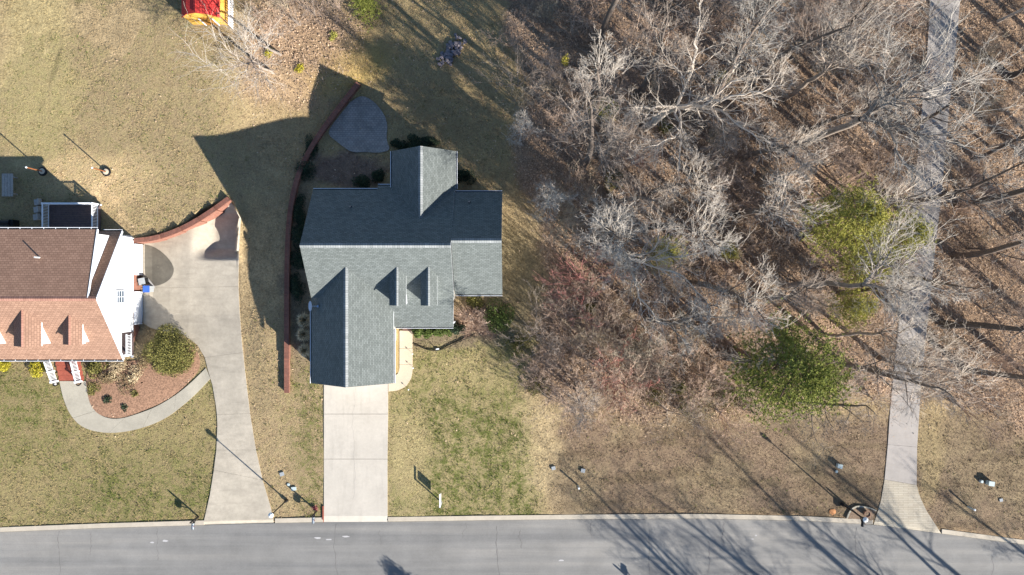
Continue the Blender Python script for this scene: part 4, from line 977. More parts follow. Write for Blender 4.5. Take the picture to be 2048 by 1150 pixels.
hero('bare grey tree with sprawling limbs in the middle of the wood', 105, (1222, 507), (1257, 517), 9.5, .3,
     [[(1315, 515, 11), (1371, 470, 14)], [(1340, 520, 11.5), (1434, 500, 15)], [(1330, 535, 12), (1395, 570, 14), (1421, 632, 16)], [(1268, 570, 11), (1297, 624, 13), (1334, 652, 15)], [(1215, 500, 11), (1190, 480, 12)], [(1312, 500, 11), (1318, 440, 14)]], M_bk_pale)
hero('bare tree with a level-looking dark trunk reaching towards the lane', 106, (1560, 568), (1725, 570), 15.5, .26,
     [[(1762, 520, 17), (1795, 460, 19), (1822, 455, 20)], [(1770, 575, 17), (1800, 600, 19)], [(1780, 540, 17), (1840, 500, 20), (1866, 480, 21)], [(1790, 580, 18), (1860, 570, 20)], [(1775, 530, 17), (1775, 480, 19)]], M_bk_grey, M_bk_pale)
hero('bare tree leaning across the lane above its lower end', 107, (1690, 731), (1815, 748), 12, .2,
     [[(1890, 756, 15), (1960, 764, 18)], [(1816, 722, 13), (1800, 690, 15)], [(1850, 720, 14), (1890, 700, 16)], [(1860, 780, 14), (1820, 800, 16)], [(1900, 775, 16), (1950, 720, 18)]], M_bk_grey, M_bk_pale)
hero('thin bare tree with trunk just above the yellowish pines', 108, (1650, 672), (1760, 666), 11, .17,
     [[(1800, 665, 13), (1850, 650, 15)], [(1790, 640, 13), (1830, 600, 15)], [(1800, 690, 13), (1840, 710, 15)], [(1780, 700, 12), (1800, 740, 14)]], M_bk_grey, M_bk_pale)
hero('bare white tree leaning over the lawn below the barn shed', 109, (545, 145), (503, 123), 4.5, .13,
     [[(470, 105, 5.5), (412, 62, 7)], [(480, 128, 5.2), (430, 132, 6), (385, 107, 7)], [(470, 135, 5.5), (440, 138, 6)], [(512, 95, 5.5), (540, 88, 6)], [(515, 150, 5.5), (512, 175, 6)], [(480, 150, 5.5), (460, 172, 6.5)], [(520, 130, 5.5), (535, 160, 6)], [(490, 90, 6), (488, 66, 7)]], M_bk_grey, M_bk_pale, 3, (0, 4, 3, 2))
hero('bare tree with twin white limbs right of the barn shed', 110, (560, 108), (525, 92), 4.5, .13, [[(508, 75, 5.5), (490, 60, 6.2)], [(500, 88, 5.5), (475, 78, 6)], [(500, 60, 6), (495, 45, 7)]], M_bk_grey, M_bk_pale, 3)

# ------------------------------------------------------------------ generic trees, copied as individuals
TALL = [tree_meshes('tall_tree', *crown_tree(200 + i, h, tr, st, nl, sp), b, tw) for i, (h, tr, st, nl, sp, b, tw) in enumerate([
    (19, .3, .5, 12, 3.6, M_bk_brown, M_bk_pale), (21, .36, .55, 11, 4.2, M_bk_brown, M_bk_grey), (17, .27, .45, 13, 3.2, M_bk_brown, M_bk_grey), (22, .33, .6, 11, 3.8, M_bk_brown, M_bk_pale)])]
MID = [tree_meshes('slender_tree', *crown_tree(300 + i, h, tr, .35, nl, sp, 4, .06, (.6, 1.1)), b, tw) for i, (h, tr, nl, sp, b, tw) in enumerate([
    (11, .11, 14, 2.2, M_bk_grey, M_bk_grey), (9, .09, 13, 2.0, M_bk_brown, M_bk_pink), (12.5, .13, 15, 2.3, M_bk_pale, M_bk_pale), (8, .08, 12, 1.9, M_bk_grey, M_bk_pink)])]
VASE = [tree_meshes('twiggy_sapling', *vase_tree(400 + i, h, ns, sp, r), b, tw) for i, (h, ns, sp, r, b, tw) in enumerate([
    (5.0, 7, 2.6, .05, M_bk_grey, M_bk_pink), (4.2, 9, 2.4, .045, M_bk_pink, M_bk_pink), (6.0, 6, 2.6, .06, M_bk_grey, M_bk_grey), (3.4, 9, 2.2, .04, M_bk_tan, M_bk_tan)])]
REDV = [tree_meshes('red_twigged_sapling', *vase_tree(450, 5.0, 9, 2.7, .05, 4, (0, 6, 4, 3)), M_bk_pink, M_bk_red)]
ROCKY = [tree_meshes('pale_vase_tree', *vase_tree(470, 5.6, 12, 3.0, .06, 4, (0, 6, 5, 3)), M_bk_tan, M_bk_tan)]

special = [('pale_vase_tree', ROCKY[0], (1270, 690), 1.0, 'dense pale vase-shaped tree between the red-twigged saplings and the big pine'),
           ('pale_vase_tree', ROCKY[0], (1122, 437), 1.05, 'pale tree with radiating stems at the wood edge east of the grey house'),
           ('pale_vase_tree', ROCKY[0], (1176, 668), .72, 'small pale vase-shaped tree at the wood edge below the red sapling'),
           ('pale_vase_tree', ROCKY[0], (1182, 800), .7, 'bleached low twiggy shrub-tree at the front corner of the wood'),
           ('red_twigged_sapling', REDV[0], (1165, 560), 1.1, 'red-twigged sapling tree at the wood edge level with the dormers'),
           ('red_twigged_sapling', REDV[0], (1225, 740), .9, 'red-twigged low sapling near the front corner of the wood'),
           ('red_twigged_sapling', REDV[0], (1262, 318), .5, 'small red-twigged sapling below the great white-limbed tree'),
           ('twiggy_sapling', VASE[0], (1262, 100), 1.1, 'grey twiggy sapling under the top edge left of the great white-limbed tree'),
           ('twiggy_sapling', VASE[0], (630, 30), .9, 'bare twiggy tree at the top left of the evergreen cedar'), ('twiggy_sapling', VASE[3], (575, 15), .9, 'low bare bush at the top edge right of the barn shed'),
           ('twiggy_sapling', VASE[3], (510, 40), .6, 'low tan bush touching the white picket fence'), ('twiggy_sapling', VASE[1], (545, 55), .6, 'pinkish bush between the fence and the leaf litter'), ('twiggy_sapling', VASE[2], (600, 50), .6, 'upright twiggy bush in the leaf litter left of the cedar'), ('twiggy_sapling', VASE[1], (680, 20), .6, 'pinkish bush just left of the bright cedar'),
           ('twiggy_sapling', VASE[1], (518, 140), .7, 'pale low bush at the foot of the leaning white tree')]
for i, (nm, ms, p, sc, lab) in enumerate(special): put(nm, ms, TC, lab, 'tree', G(*p), i * 1.3, sc, 'saplings of the wood')
LANE_X = lambda y: np.interp(y, [p[1] for p in LL], [p[0] for p in LL])
def wood_spots(n, dmin, seed, xr, yr, edge=8, lanegap=24):
    rr = random.Random(seed); out = []; tries = 0
    while len(out) < n and tries < 40000:
        tries += 1; x = rr.uniform(*xr); y = rr.uniform(*yr)
        a = np.array([x]); b = np.array([y])
        if not inpoly(a, b, WOOD_L)[0] or distpoly(a, b, WOOD_L)[0] < edge: continue
        lx = LANE_X(y); 
        if lx - lanegap < x < lx + 62 + lanegap: continue
        if all((x - q[0]) ** 2 + (y - q[1]) ** 2 > dmin * dmin for q in out): out.append((x, y))
    return out
MARKS = [(1354, 213, 'the great white-limbed tree'), (1640, 270, 'the huge dark-trunked tree'), (1640, 130, 'the broom-limbed tree'), (1290, 530, 'the sprawling grey tree'), (1640, 570, 'the level dark trunk'), (1560, 720, 'the big dark pine'), (1680, 410, 'the long yellow-green pine'),
         (1165, 560, 'the red-twigged edge sapling'), (1270, 690, 'the dense pale vase tree'), (1122, 437, 'the radiating pale edge tree'), (1182, 800, 'the bleached front shrub-tree'), (1890, 60, 'the top end of the lane'), (1850, 400, 'the shaded middle of the lane'), (1820, 760, 'the sunlit lower lane'), (1060, 90, 'the stone heap side of the wood'), (1440, 400, 'the middle clearing of the wood')]
ORD = ['nearest'] + [w + ' nearest' for w in 'second third fourth fifth sixth seventh eighth ninth tenth eleventh twelfth'.split()]
def plant(spots, kinds, name, cat, looks, sr, grp):
    todo = {}
    for k, (x, y) in enumerate(spots):
        m = min(MARKS, key=lambda q: (q[0] - x) ** 2 + (q[1] - y) ** 2); dx, dy = x - m[0], y - m[1]
        side = ('right of' if dx > 0 else 'left of') if abs(dx) > abs(dy) else ('below' if dy > 0 else 'above'); todo.setdefault((k % len(kinds), side, m[2]), []).append((dx * dx + dy * dy, x, y))
    for (v, side, mk), L in todo.items():
        for j, (_, x, y) in enumerate(sorted(L)):
            lab = f'{looks[v]} {side} {mk}' if len(L) == 1 else f'{looks[v]} {side} {mk}, {ORD[j]} one'
            put(name, kinds[v], TC, lab, cat, G(x, y), R.uniform(0, 6.28), R.uniform(*sr), grp)
def clear_roof(L, top=380):            # no tall tree stands where its shadow would cross the grey house
    return [(x, y) for x, y in L if not (top < y - .875 * (x - 960) < 610)]
plant(clear_roof(wood_spots(46, 96, 5, (1190, 2120), (-120, 790), 20)) + [(1205, 480), (1165, 330), (1235, 405), (1290, 460), (1180, 250)], TALL, 'bare_tree', 'tree', ['tall pale-twigged tree', 'tall brown-barked tree', 'tall grey-twigged tree', 'tall high-crowned tree'], (.75, 1.05), 'tall bare trees of the wood')
plant([p for p in wood_spots(46, 76, 6, (1010, 2060), (-30, 830), 14) if p[0] > 1330 or p in clear_roof([p])], MID, 'slender_tree', 'tree', ['slender grey young tree', 'slender pinkish-twigged young tree', 'slender white-barked young tree', 'small slender mauve-twigged young tree'], (.75, 1.1), 'slender young trees of the wood')
plant(wood_spots(100, 54, 8, (1000, 2060), (-30, 840), 6, 12) + wood_spots(46, 40, 18, (1050, 1500), (560, 840), 4, 12) + wood_spots(40, 60, 19, (1020, 1800), (0, 560), 4, 12), VASE, 'twiggy_sapling', 'sapling', ['low pinkish-grey twiggy sapling', 'low pink dense-twigged sapling', 'upright grey twiggy sapling', 'low tan bushy sapling'], (.5, 1.0), 'low saplings of the wood')
i = 0
# trees beyond the frame whose shadows reach in: east of the wood and across the road
for x, y in wood_spots(20, 110, 9, (2140, 2700), (60, 1000), 10):
    i += 1; put('bare_tree', TALL[i % 4], TC, 'tall bare tree beyond the right edge of the wood', 'tree', W(x, y), R.uniform(0, 6.28), R.uniform(.9, 1.1), 'tall bare trees beyond the right edge')
for k, (x, y, sc) in enumerate([(1690, 1440, .85), (1790, 1390, .8), (1900, 1480, .95), (2010, 1420, .9), (2120, 1500, 1), (2230, 1420, .95), (2330, 1330, .9), (2080, 1340, .7), (1960, 1330, .65), (1600, 1370, .75), (1840, 1560, 1), (2040, 1590, 1), (2190, 1570, 1), (1740, 1500, .9)]):
    put('bare_tree', TALL[k % 4], TC, 'tall bare tree across the road whose shadow stripes the asphalt', 'tree', W(x, y), k * 1.1, sc, 'tall bare trees across the road')

# ------------------------------------------------------------------ evergreens
P1 = pine_meshes('pine', 501, 19, 3.5, .55, .3, M_pine, 84, .22, 2.4); P2 = pine_meshes('pine', 502, 17, 2.6, .42, .2, M_pine_y, 72, .22, 2.3); P3 = pine_meshes('pine', 503, 9, 1.9, .35, .12, M_pine_y, 52, .2, 2.0); P4 = pine_meshes('cedar', 504, 6, 1.8, .06, .12, M_pine, 60, .24, 1.1, True)
for ms, p, sc, lab in ((P1, (1468, 700), 1.04, 'big dark green pine with a bare leaning trunk at the front of the wood'), (P2, (1578, 462), 1.0, 'yellow-green pine whose long crown stands left of the lane'), (P2, (1692, 485), .75, 'smaller yellow-green pine touching the lane edge'),
                       (P3, (1668, 540), .95, 'short yellow-green pine below the long-crowned pine'), (P3, (1650, 612), .8, 'young pine below the dark level trunk'), (P3, (1700, 610), .5, 'youngest pine beside the lane, right of another young pine'),
                       (P3, (1310, 512), .7, 'olive green pine hidden beneath the sprawling grey tree'), (P3, (1445, 508), .4, 'tiny dark pine in the leaf-littered clearing'),
                       (P4, (740, 30), .8, 'bright green cedar at the top edge beside the backyard'), (P4, (1352, 772), .4, 'small bright cedar bush at the front edge of the wood'), (P4, (1500, 745), .4, 'small cedar bush beneath the big dark pine')):
    put('evergreen_tree', ms, TC, lab, 'evergreen', G(*p), 1.0 * len(lab), sc, 'evergreens')
cs = thing('evergreen_tree', 'conifer across the road whose shadow lies on the asphalt', 'evergreen', W(1005, 1322), 0, 'evergreens'); cs.scale = (.8, .8, 1.1)
for nm, me in zip(TC, P4): obj(nm, me, cs)

# ================================================================== GROUND COVER (uncountable)
HOUSE_RECTS = [(635, 380, 1012, 600), (640, 560, 800, 765), (785, 320, 925, 420), (770, 560, 920, 655), (-300, 470, 275, 720), (380, -60, 462, 55)]
def hard_mask(x, y):
    px, py = to_px(x, y); m = inpoly(x, y, DRV_POLY)
    for poly in (WO + WI[::-1], PAT, [(648, 740), (776, 740), (776, 1050), (648, 1050)], [(776, 783), (795, 781), (812, 773), (822, 758), (825, 742), (825, 655), (799, 655), (799, 735), (787, 753), (776, 757)], LL + LR[::-1]):
        m |= inpoly(px, py, poly)
    for a, b, c, d in HOUSE_RECTS: m |= (px > a) & (px < c) & (py > b) & (py < d)
    m |= py > np.interp(px, RE[:, 0], RE[:, 1]) - 10
    return m
def grass():
    rng = np.random.RandomState(77); n = 300000
    x = rng.uniform(-47.5, 47.5, n); y = rng.uniform(-22.5, 27, n); px, py = to_px(x, y)
    col, green, leafy = zone_fields(x, y); keep = (~hard_mask(x, y)) & (leafy < .55) & ~inpoly(px, py, BED)
    clump = fbm(x, y, .8, 91, 3); keep &= rng.rand(n) < np.clip(1.6 * (clump - .25), .25, 1)
    x, y, col, green = x[keep], y[keep], col[keep], green[keep]; n = len(x); z = hgt(x, y) - .03
    gp = green * sstep(.40, .60, fbm(x, y, 1.6, 95, 4) * .5 + fbm(x, y, .45, 97, 2) * .5 + (green - .5) * .12); isg = rng.rand(n) < gp * .9
    c = col * rng.uniform(.74, 1.28, (n, 1)); gc = np.array(C(88, 98, 40)[:3]) * rng.uniform(.55, 1.7, (n, 1)) * np.array([1, 1, 1]) ; gc[:, 0] *= rng.uniform(.85, 1.25, n); c[isg] = gc[isg]
    per = 3; N = n * per; h = np.repeat(rng.uniform(.05, .12, n) * np.where(isg, 1.1, .8), per); a = rng.uniform(0, 6.283, N); lean = rng.uniform(.3, 1.3, N)
    B = np.stack([np.repeat(x, per) + rng.normal(0, .035, N), np.repeat(y, per) + rng.normal(0, .035, N), np.repeat(z, per)], 1); w = np.stack([-np.sin(a), np.cos(a), 0 * a], 1) * rng.uniform(.012, .026, N)[:, None]
    tip = B + np.stack([np.cos(a) * lean * h, np.sin(a) * lean * h, h], 1)
    V = np.stack([B - w, B + w, tip], 1).reshape(-1, 3); me = mesh_np('lawn_grass', V, np.arange(3 * N).reshape(-1, 3), M_grassblade)
    attrc(me, 'Col', np.c_[np.repeat(np.repeat(c, per, 0), 3, 0), np.ones(3 * N)])
    o = obj('lawn_grass', me); o['kind'] = 'stuff'; tag(o, 'short winter grass, tan and olive, covering the lawns and verges', 'grass')
tt = NT('grass_blades'); M_grassblade = tt.done(tt.n('ShaderNodeAttribute', attribute_name='Col').outputs['Color'], None, .9)
grass()
def litter():
    rng = np.random.RandomState(78); n = 420000
    x = rng.uniform(-40, 48, n); y = rng.uniform(-14, 27, n); px, py = to_px(x, y)
    _, _, leafy = zone_fields(x, y); inlane = inpoly(px, py, LL + LR[::-1])
    ke = np.interp(px, RE[:, 0], RE[:, 1]) - py; leafy = np.maximum(leafy, .3 * inpoly(px, py, BED)); leafy = np.maximum(leafy, .09 * (fbm(x, y, 4, 83) > .55)); kerbleaf = (ke < 0) & (ke > -14) & (rng.rand(n) < .06 * np.clip(1 + ke / 14, 0, 1)); keep = rng.rand(n) < np.where(inlane, .02, leafy ** 1.3 * .42); keep &= ~(hard_mask(x, y) & ~inlane); keep |= kerbleaf
    x, y = x[keep], y[keep]; n = len(x); P = np.stack([x, y, hgt(x, y) + np.where(kerbleaf[keep], .075, rng.uniform(-.01, .06, n))], 1)
    V, F, tone = leaf_quads(P, .075, rng, .9, .62); me = mesh_np('leaf_litter', V, F, M_leaf); attr(me, 'tone', tone)
    o = obj('leaf_litter', me); o['kind'] = 'stuff'; tag(o, 'fallen brown leaves carpeting the wood floor', 'leaves')
litter()
def brush():
    rng = np.random.RandomState(79); n = 90000
    x = rng.uniform(-24, 48, n); y = rng.uniform(-14, 27, n); px, py = to_px(x, y); _, _, leafy = zone_fields(x, y)
    keep = (rng.rand(n) < leafy * np.clip(fbm(x, y, 3, 99, 3) * 2 - .65, 0, .8)) & ~hard_mask(x, y)
    x, y = x[keep], y[keep]; n = len(x); z = hgt(x, y); segs = []
    d = rng.normal(size=(n, 3)); d[:, 2] = np.abs(d[:, 2]) * .8 + .15; d /= np.linalg.norm(d, axis=1, keepdims=True); L = rng.uniform(.3, 1.3, (n, 1)); A = np.stack([x, y, z], 1); B = A + d * L
    r = rng.uniform(.006, .014, n); V, F = tubes(list(zip(A, B, r, r * .5)), 3); me = mesh_np('brush_twigs', V, F, M_brush); attr(me, 'tone', np.repeat(rng.rand(n), 6))
    o = obj('undergrowth', me); o['kind'] = 'stuff'; tag(o, 'tangle of fallen twigs and dead stems across the wood floor', 'undergrowth')
brush()

# ================================================================== SHRUBS
def shrub(label, p, rx, h, mat, n, leaf, seed, name='shrub', ry=None, sc=1.0, group=None, lobes=10, dz=0):
    ms = shrub_meshes(name, rx, ry or rx, h, n, leaf, mat, seed, lobes); b = G(*p); return put(name, ms, ('stems', 'foliage'), label, 'shrub', (b[0], b[1], b[2] + dz), 0, sc, group)
shrub('big round olive-green shrub where the curved walk meets the driveway', (345, 702), 2.35, 2.1, M_olive, 24000, .055, 601, lobes=22)
shrub('rounded olive shrub in front of the white-railed porch', (196, 735), .95, .9, M_olive, 2600, .06, 602)
shrub('golden-green shrub left of the red front steps', (76, 736), .75, .8, M_goldleaf, 2600, .05, 603)
shrub('golden-green shrub at the left edge below the red roof', (6, 731), .75, .8, M_goldleaf, 2600, .05, 604)
shrub('thin dry shrub in the mulch bed below the porch corner', (238, 735), 1.2, .8, M_drygrass, 1800, .05, 605, 'dry_shrub'); shrub('dry tan shrub beside the big round shrub', (270, 745), .9, .6, M_drygrass, 1300, .05, 606, 'dry_shrub')
shrub('brown twiggy shrub right of the rounded olive porch shrub', (215, 752), 1.0, .6, M_drybrown, 1800, .045, 611, 'dry_shrub'); shrub('low brown shrub in the middle top of the mulch bed', (250, 765), 1.1, .45, M_drybrown, 1500, .045, 612, 'dry_shrub'); shrub('olive-brown low shrub at the left end of the mulch bed', (190, 775), .8, .4, M_olive, 900, .045, 613, 'dry_shrub'); shrub('straggly brown shrub under the porch corner post', (285, 722), .8, .7, M_drybrown, 1300, .045, 614, 'dry_shrub')
shrub('grey-green low tuft plant in the middle of the mulch bed', (271, 786), .4, .35, M_olive, 500, .05, 607, 'tuft_plant'); shrub('dark spiky low plant near the tip of the mulch bed', (215, 800), .55, .3, M_darkleaf, 420, .06, 608, 'tuft_plant'); shrub('small dark low plant by the inner curve of the walk', (250, 815), .4, .25, M_darkleaf, 260, .06, 609, 'tuft_plant')
for k, (x, lab) in enumerate(((838, 'leftmost'), (857, 'second'), (877, 'third'), (896, 'rightmost'))):
    shrub(f'{lab} bright green hedge shrub under the front porch eave', (x, 662), .62, .8, M_hedge, 2000, .055, 620 + k, 'hedge_shrub', group='hedge shrubs under the porch eave')
shrub('dark green shrub at the porch corner of the grey house', (915, 655), .75, 1.5, M_darkleaf, 2800, .06, 630); shrub('spreading grey-green shrub at the east corner of the grey house', (1002, 632), 1.6, 1.5, M_hedge, 3600, .06, 631)
shrub('olive shrub tucked under the east eave of the grey house', (950, 598), .9, .8, M_olive, 1400, .06, 632)
put('red_bare_bush', tree_meshes('red_bare_bush', *vase_tree(633, 2.2, 11, 1.6, .025, 4, (0, 6, 5, 4)), M_bk_red, M_bk_pink), ('stems', 'twigs'), 'reddish bare bush in the bed east of the porch', 'bush', G(948, 640))
rr = random.Random(640)
for k, (x, y, lab) in enumerate(((600, 420, 'beside the curve of the brick wall'), (598, 470, 'below the wall curve on the shaded side'), (596, 520, 'midway along the shaded brick wall'), (595, 575, 'just above the satellite dish'), (622, 300, 'in the shaded bed at the patio'), (612, 340, 'where the brick wall bends'))):
    shrub(f'dark evergreen shrub {lab}', (x, y), .75 + .12 * (k % 3), .6 + .15 * (k % 2), M_darkleaf, 2600, .05, 641 + k, 'dark_shrub', ry=1.5 - .2 * (k % 3), lobes=14, group='dark shrubs inside the brick wall')
for k, (x, y, lab) in enumerate(((800, 288, 'leftmost of the row behind the rear wing'), (830, 284, 'middle of the row behind the rear wing'), (858, 286, 'rightmost of the row behind the rear wing'), (755, 355, 'in the corner behind the rear wing'), (725, 362, 'at the back wall beneath the shaded roof'), (930, 355, 'in the shaded corner east of the rear wing'))):
    shrub(f'dark clipped shrub {lab}', (x, y), .8 + .12 * (k % 3), .7 + .2 * (k % 2), M_darkleaf, 2400, .05, 651 + k, 'dark_shrub', ry=.6 + .15 * (k % 2), lobes=13, group='dark shrubs behind the grey house')
def grass_clump(label, p, r, h, seed, n=420):
    rng = np.random.RandomState(seed); a = rng.uniform(0, 6.283, n); B = np.stack([np.cos(a), np.sin(a), 0 * a], 1) * rng.uniform(0, r * .15, (n, 1)); out = rng.uniform(.3, 1, n) * r; hh = h * rng.uniform(.5, 1, n)
    w = np.stack([-np.sin(a), np.cos(a), 0 * a], 1) * .018; mid = B + np.stack([np.cos(a) * out * .5, np.sin(a) * out * .5, hh], 1); tip = B + np.stack([np.cos(a) * out, np.sin(a) * out, hh * .6], 1)
    V = np.stack([B - w, B + w, mid + w, mid - w, mid - w, mid + w, tip, tip], 1).reshape(-1, 3); i = np.arange(n)[:, None] * 8; F = np.concatenate([i + np.array([[0, 1, 2, 3]]), i + np.array([[4, 5, 6, 7]])])
    me = mesh_np('grass_clump', V, F, M_drygrass); attr(me, 'tone', np.repeat(rng.rand(n) * .6 + .4, 8)); tag(obj('ornamental_grass', me, None, G(*p)), label, 'ornamental grass', 'ornamental grasses by the garage')
grass_clump('bleached ornamental grass just below the satellite dish', (612, 640), .85, .8, 1); grass_clump('bleached ornamental grass midway along the garage wall', (610, 668), .8, .8, 2); grass_clump('bleached ornamental grass nearest the driveway beside the garage', (612, 700), .75, .7, 3)
for k, (x, y, lab) in enumerate(((538, 105, 'beside the leaning white tree'), (665, 72, 'in the leaf litter below the cedar'), (600, 138, 'on the sunny leaf litter above the shadow'))):
    shrub(f'tuft of bright green weeds {lab}', (x, y), .5, .3, M_goldleaf if k != 1 else M_pine_y, 500, .05, 660 + k, 'weed_tuft')
for k, (x, y, r, h, m, lab) in enumerate(((1205, 222, 1.3, 2.2, M_pine_y, 'olive bush under the twigs left of the great white tree'), (1128, 128, .4, 2.5, M_goldleaf, 'ivy-green upright bush on a sapling at the wood top left'), (1330, 255, .8, 1.0, M_olive, 'low olive bush at the foot of the great white tree'), (1440, 158, .9, 1.2, M_olive, 'olive bush under the small forked tree'),
                                        (1225, 360, 1.1, 1.0, M_olive, 'low olive bush above the sprawling grey tree'), (1180, 620, .8, .9, M_olive, 'green bush at the feet of the red sapling'), (1040, 690, 1.0, 1.2, M_olive, 'dull green bush at the lawn edge by the tree shadows'), (1390, 800, 2.0, 1.0, M_olive, 'wide dull green bramble at the front of the wood'),
                                        (1470, 800, 1.6, 1.0, M_olive, 'dull bramble bush left of the big pine crown'), (1075, 770, 1.2, 1.0, M_olive, 'olive bramble at the front corner of the lawn'), (1310, 790, 1.2, .8, M_olive, 'bramble bush right of the bleached shrub-tree'))):
    shrub(lab, (x, y), r, h, m, int(700 * r * r + 500), .055, 670 + k, 'wood_shrub', lobes=12)

# ================================================================== SMALL OBJECTS
def street_lamp(label, top, H_=4.6):
    b = W(*top, H_); b = (b[0], b[1], 0); t = thing('street_lamp', label, 'street lamp', b, 0, 'street lamps')
    MB().lathe([(.16, -.1), (.16, .25), (.1, .35), (.06, .5)], n=12).build('base', M_dark, t, shade=True)
    MB().beam((0, 0, .4), (0, 0, H_ - .5), .13, n=10, w2=.09).build('pole', M_dark, t)
    l = MB().lathe([(.05, H_ - .55), (.12, H_ - .5), (.17, H_ - .1), (.19, H_ - .08)], n=8).build('lantern', M_dark, t); MB().lathe([(.11, H_ - .48), (.16, H_ - .1), (0, H_ - .1)], n=8).build('glass', M_blind, l)
    MB().lathe([(.24, H_ - .09), (.15, H_ + .05), (.05, H_ + .1), (.03, H_ + .18), (0, H_ + .2)], n=8).build('cap', M_whiteplastic, l)
street_lamp('tall lamp post between the left driveway mouth and the middle driveway', (541, 1031)); street_lamp('tall lamp post rising from the kerb bed beside the woodland lane', (1732, 1040), 4.7)
def mailbox(label, top, rz, boxm, H_=1.25):
    b = W(*top, H_); t = thing('mailbox', label, 'mailbox', (b[0], b[1], 0), rz, 'mailboxes')
    MB().beam((0, .25, -.2), (0, .25, 1.65), .11).build('post', M_dark, t); MB().beam((0, .25, 1.0), (0, -.35, 1.0), .09).build('arm', M_dark, t); MB().beam((0, .22, .55), (0, -.2, .97), .06).build('brace', M_dark, t)
    MB().lathe([(.0, 1.82), (.07, 1.74), (.05, 1.66), (.09, 1.65)], (0, .25, 0), 8).build('finial', M_dark, t)
    mb = MB(); pr = [(-.12, 1.06), (-.12, 1.2)] + [(.12 * math.cos(math.pi - k * math.pi / 6), 1.2 + .12 * math.sin(k * math.pi / 6)) for k in range(1, 6)] + [(.12, 1.2), (.12, 1.06)]
    for i in range(len(pr)):
        a, c = pr[i], pr[(i + 1) % len(pr)]; mb.face([(a[0], .05, a[1]), (c[0], .05, c[1]), (c[0], -.48, c[1]), (a[0], -.48, a[1])])
    mb.face([(x, .05, z) for x, z in pr]); bx = mb.build('box', boxm, t); MB().face([(x, -.485, z) for x, z in pr][::-1]).build('door', boxm, bx); MB().box((.14, -.2, 1.3), (.02, .05, .2)).build('flag', M_barnred, bx)
mailbox('mailbox with ornate post at the kerb left of the left driveway mouth', (385, 1048), 0, M_steel); mailbox('mailbox at the kerb left of the middle driveway', (626, 1036), 0, M_steel); mailbox('black mailbox in the kerb bed beside the woodland lane', (1727, 1043), -.1, M_dark)
mailbox('mailbox across the road casting a shadow on the asphalt', (1295, 1190), math.pi, M_dark)
# kerb bed by the lane
kb = struct(obj('kerb_bed', strip_mesh('kerb_bed', [(1693, 1039), (1702, 1018), (1718, 1012)], [(1742, 1044), (1746, 1036), (1751, 1022)], 8, 5, M_bark_mulch, .02, .1)))
eb = thing('bed_edging', 'low concrete edging round the kerb bed by the lane', 'edging', G(1720, 1014)); e = [G(*p) for p in ((1693, 1037), (1697, 1026), (1703, 1017), (1713, 1012), (1726, 1013), (1740, 1016), (1752, 1021))]
for a, b in zip(e[:-1], e[1:]):
    a = Vector(a) - eb.location; b = Vector(b) - eb.location; d = (b - a).normalized() * .012; MB().beam(a + d + Vector((0, 0, .05)), b - d + Vector((0, 0, .05)), .13, .16).build('edging_stone', M_conc_walk, eb)
pt = thing('barrel_planter', 'round clay barrel planter in the kerb bed by the lane', 'planter', G(1731, 1026)); MB().lathe([(.2, -.05), (.27, .2), (.29, .42), (.25, .42), (.23, .33)], n=16).build('tub', M_terracotta, pt, shade=True); MB().lathe([(.24, .33), (0, .36)], n=16).build('soil', M_bark_mulch, pt)
def boxy(name, label, cat, p, d, mat, rz=0, lid=None):
    t = thing(name, label, cat, G(*p), rz); MB().box((0, 0, d[2] / 2 - .05), d, taper=.94).build('body', mat, t, weld=True); MB().box((0, 0, d[2] - .03), (d[0] * 1.04, d[1] * 1.04, .05)).build('lid', lid or mat, t); return t
boxy('utility_pedestal', 'grey utility box on the verge left of the woodland lane', 'utility box', (1677, 931), (.42, .36, .4), M_green_util, -.2); boxy('utility_pedestal', 'larger grey utility box on the verge right of the woodland lane', 'utility box', (1977, 965), (.5, .4, .5), M_green_util, -.15)
def disc(name, label, cat, p, r, h, mat, n=14):
    t = thing(name, label, cat, G(*p)); MB().lathe([(r, -.05), (r, h), (r * .9, h + .02), (0, h + .025)], n=n).build('cover', mat, t); MB().lathe([(r * 1.15, -.06), (r * 1.15, h * .4), (r * 1.02, h * .4)], n=n).build('collar', M_grey_util, t)
disc('ground_cover', 'small round lid beside the utility box left of the lane', 'lid', (1673, 943), .12, .06, M_green_util); disc('ground_cover', 'small round lid beside the larger utility box', 'lid', (1961, 962), .14, .25, M_green_util); disc('ground_cover', 'pale round lid near the tip of the middle lamp shadow', 'lid', (577, 969), .13, .05, M_green_util)
boxy('meter_box', 'pale green meter lid beside the middle mailbox shadow', 'meter lid', (588, 977), (.42, .3, .12), M_green_util, .1); boxy('meter_box', 'grey meter lid alone on the strip between the driveways', 'meter lid', (564, 948), (.36, .32, .08), M_grey_util, .3)
boxy('meter_box', 'grey meter lid on the green lawn edge by the marker post', 'meter lid', (1107, 936), (.34, .3, .1), M_grey_util, .2); boxy('meter_box', 'grey meter lid on brown grass right of the marker post', 'meter lid', (1166, 941), (.36, .34, .1), M_grey_util, -.2); boxy('meter_box', 'small dark meter lid far right on the verge', 'meter lid', (2002, 1000), (.28, .26, .06), M_grey_util, .2)
def stake(name, label, top, h, w, mat, cap=None, cat='post'):
    b = W(*top, h); t = thing(name, label, cat, (b[0], b[1], 0)); MB().beam((0, 0, -.1), (0, 0, h), w, n=8).build('post', mat, t); MB().lathe([(w * .55, h - .12), (w * .6, h), (0, h + .02)], n=10).build('cap', cap or mat, t)
stake('marker_post', 'white utility marker post at the brown edge of the front lawn', (1158, 977), 1.0, .15, M_green_util, M_whiteplastic); stake('marker_post', 'white marker post on the verge right of the woodland lane', (1950, 1020), 1.05, .16, M_green_util, M_whiteplastic)
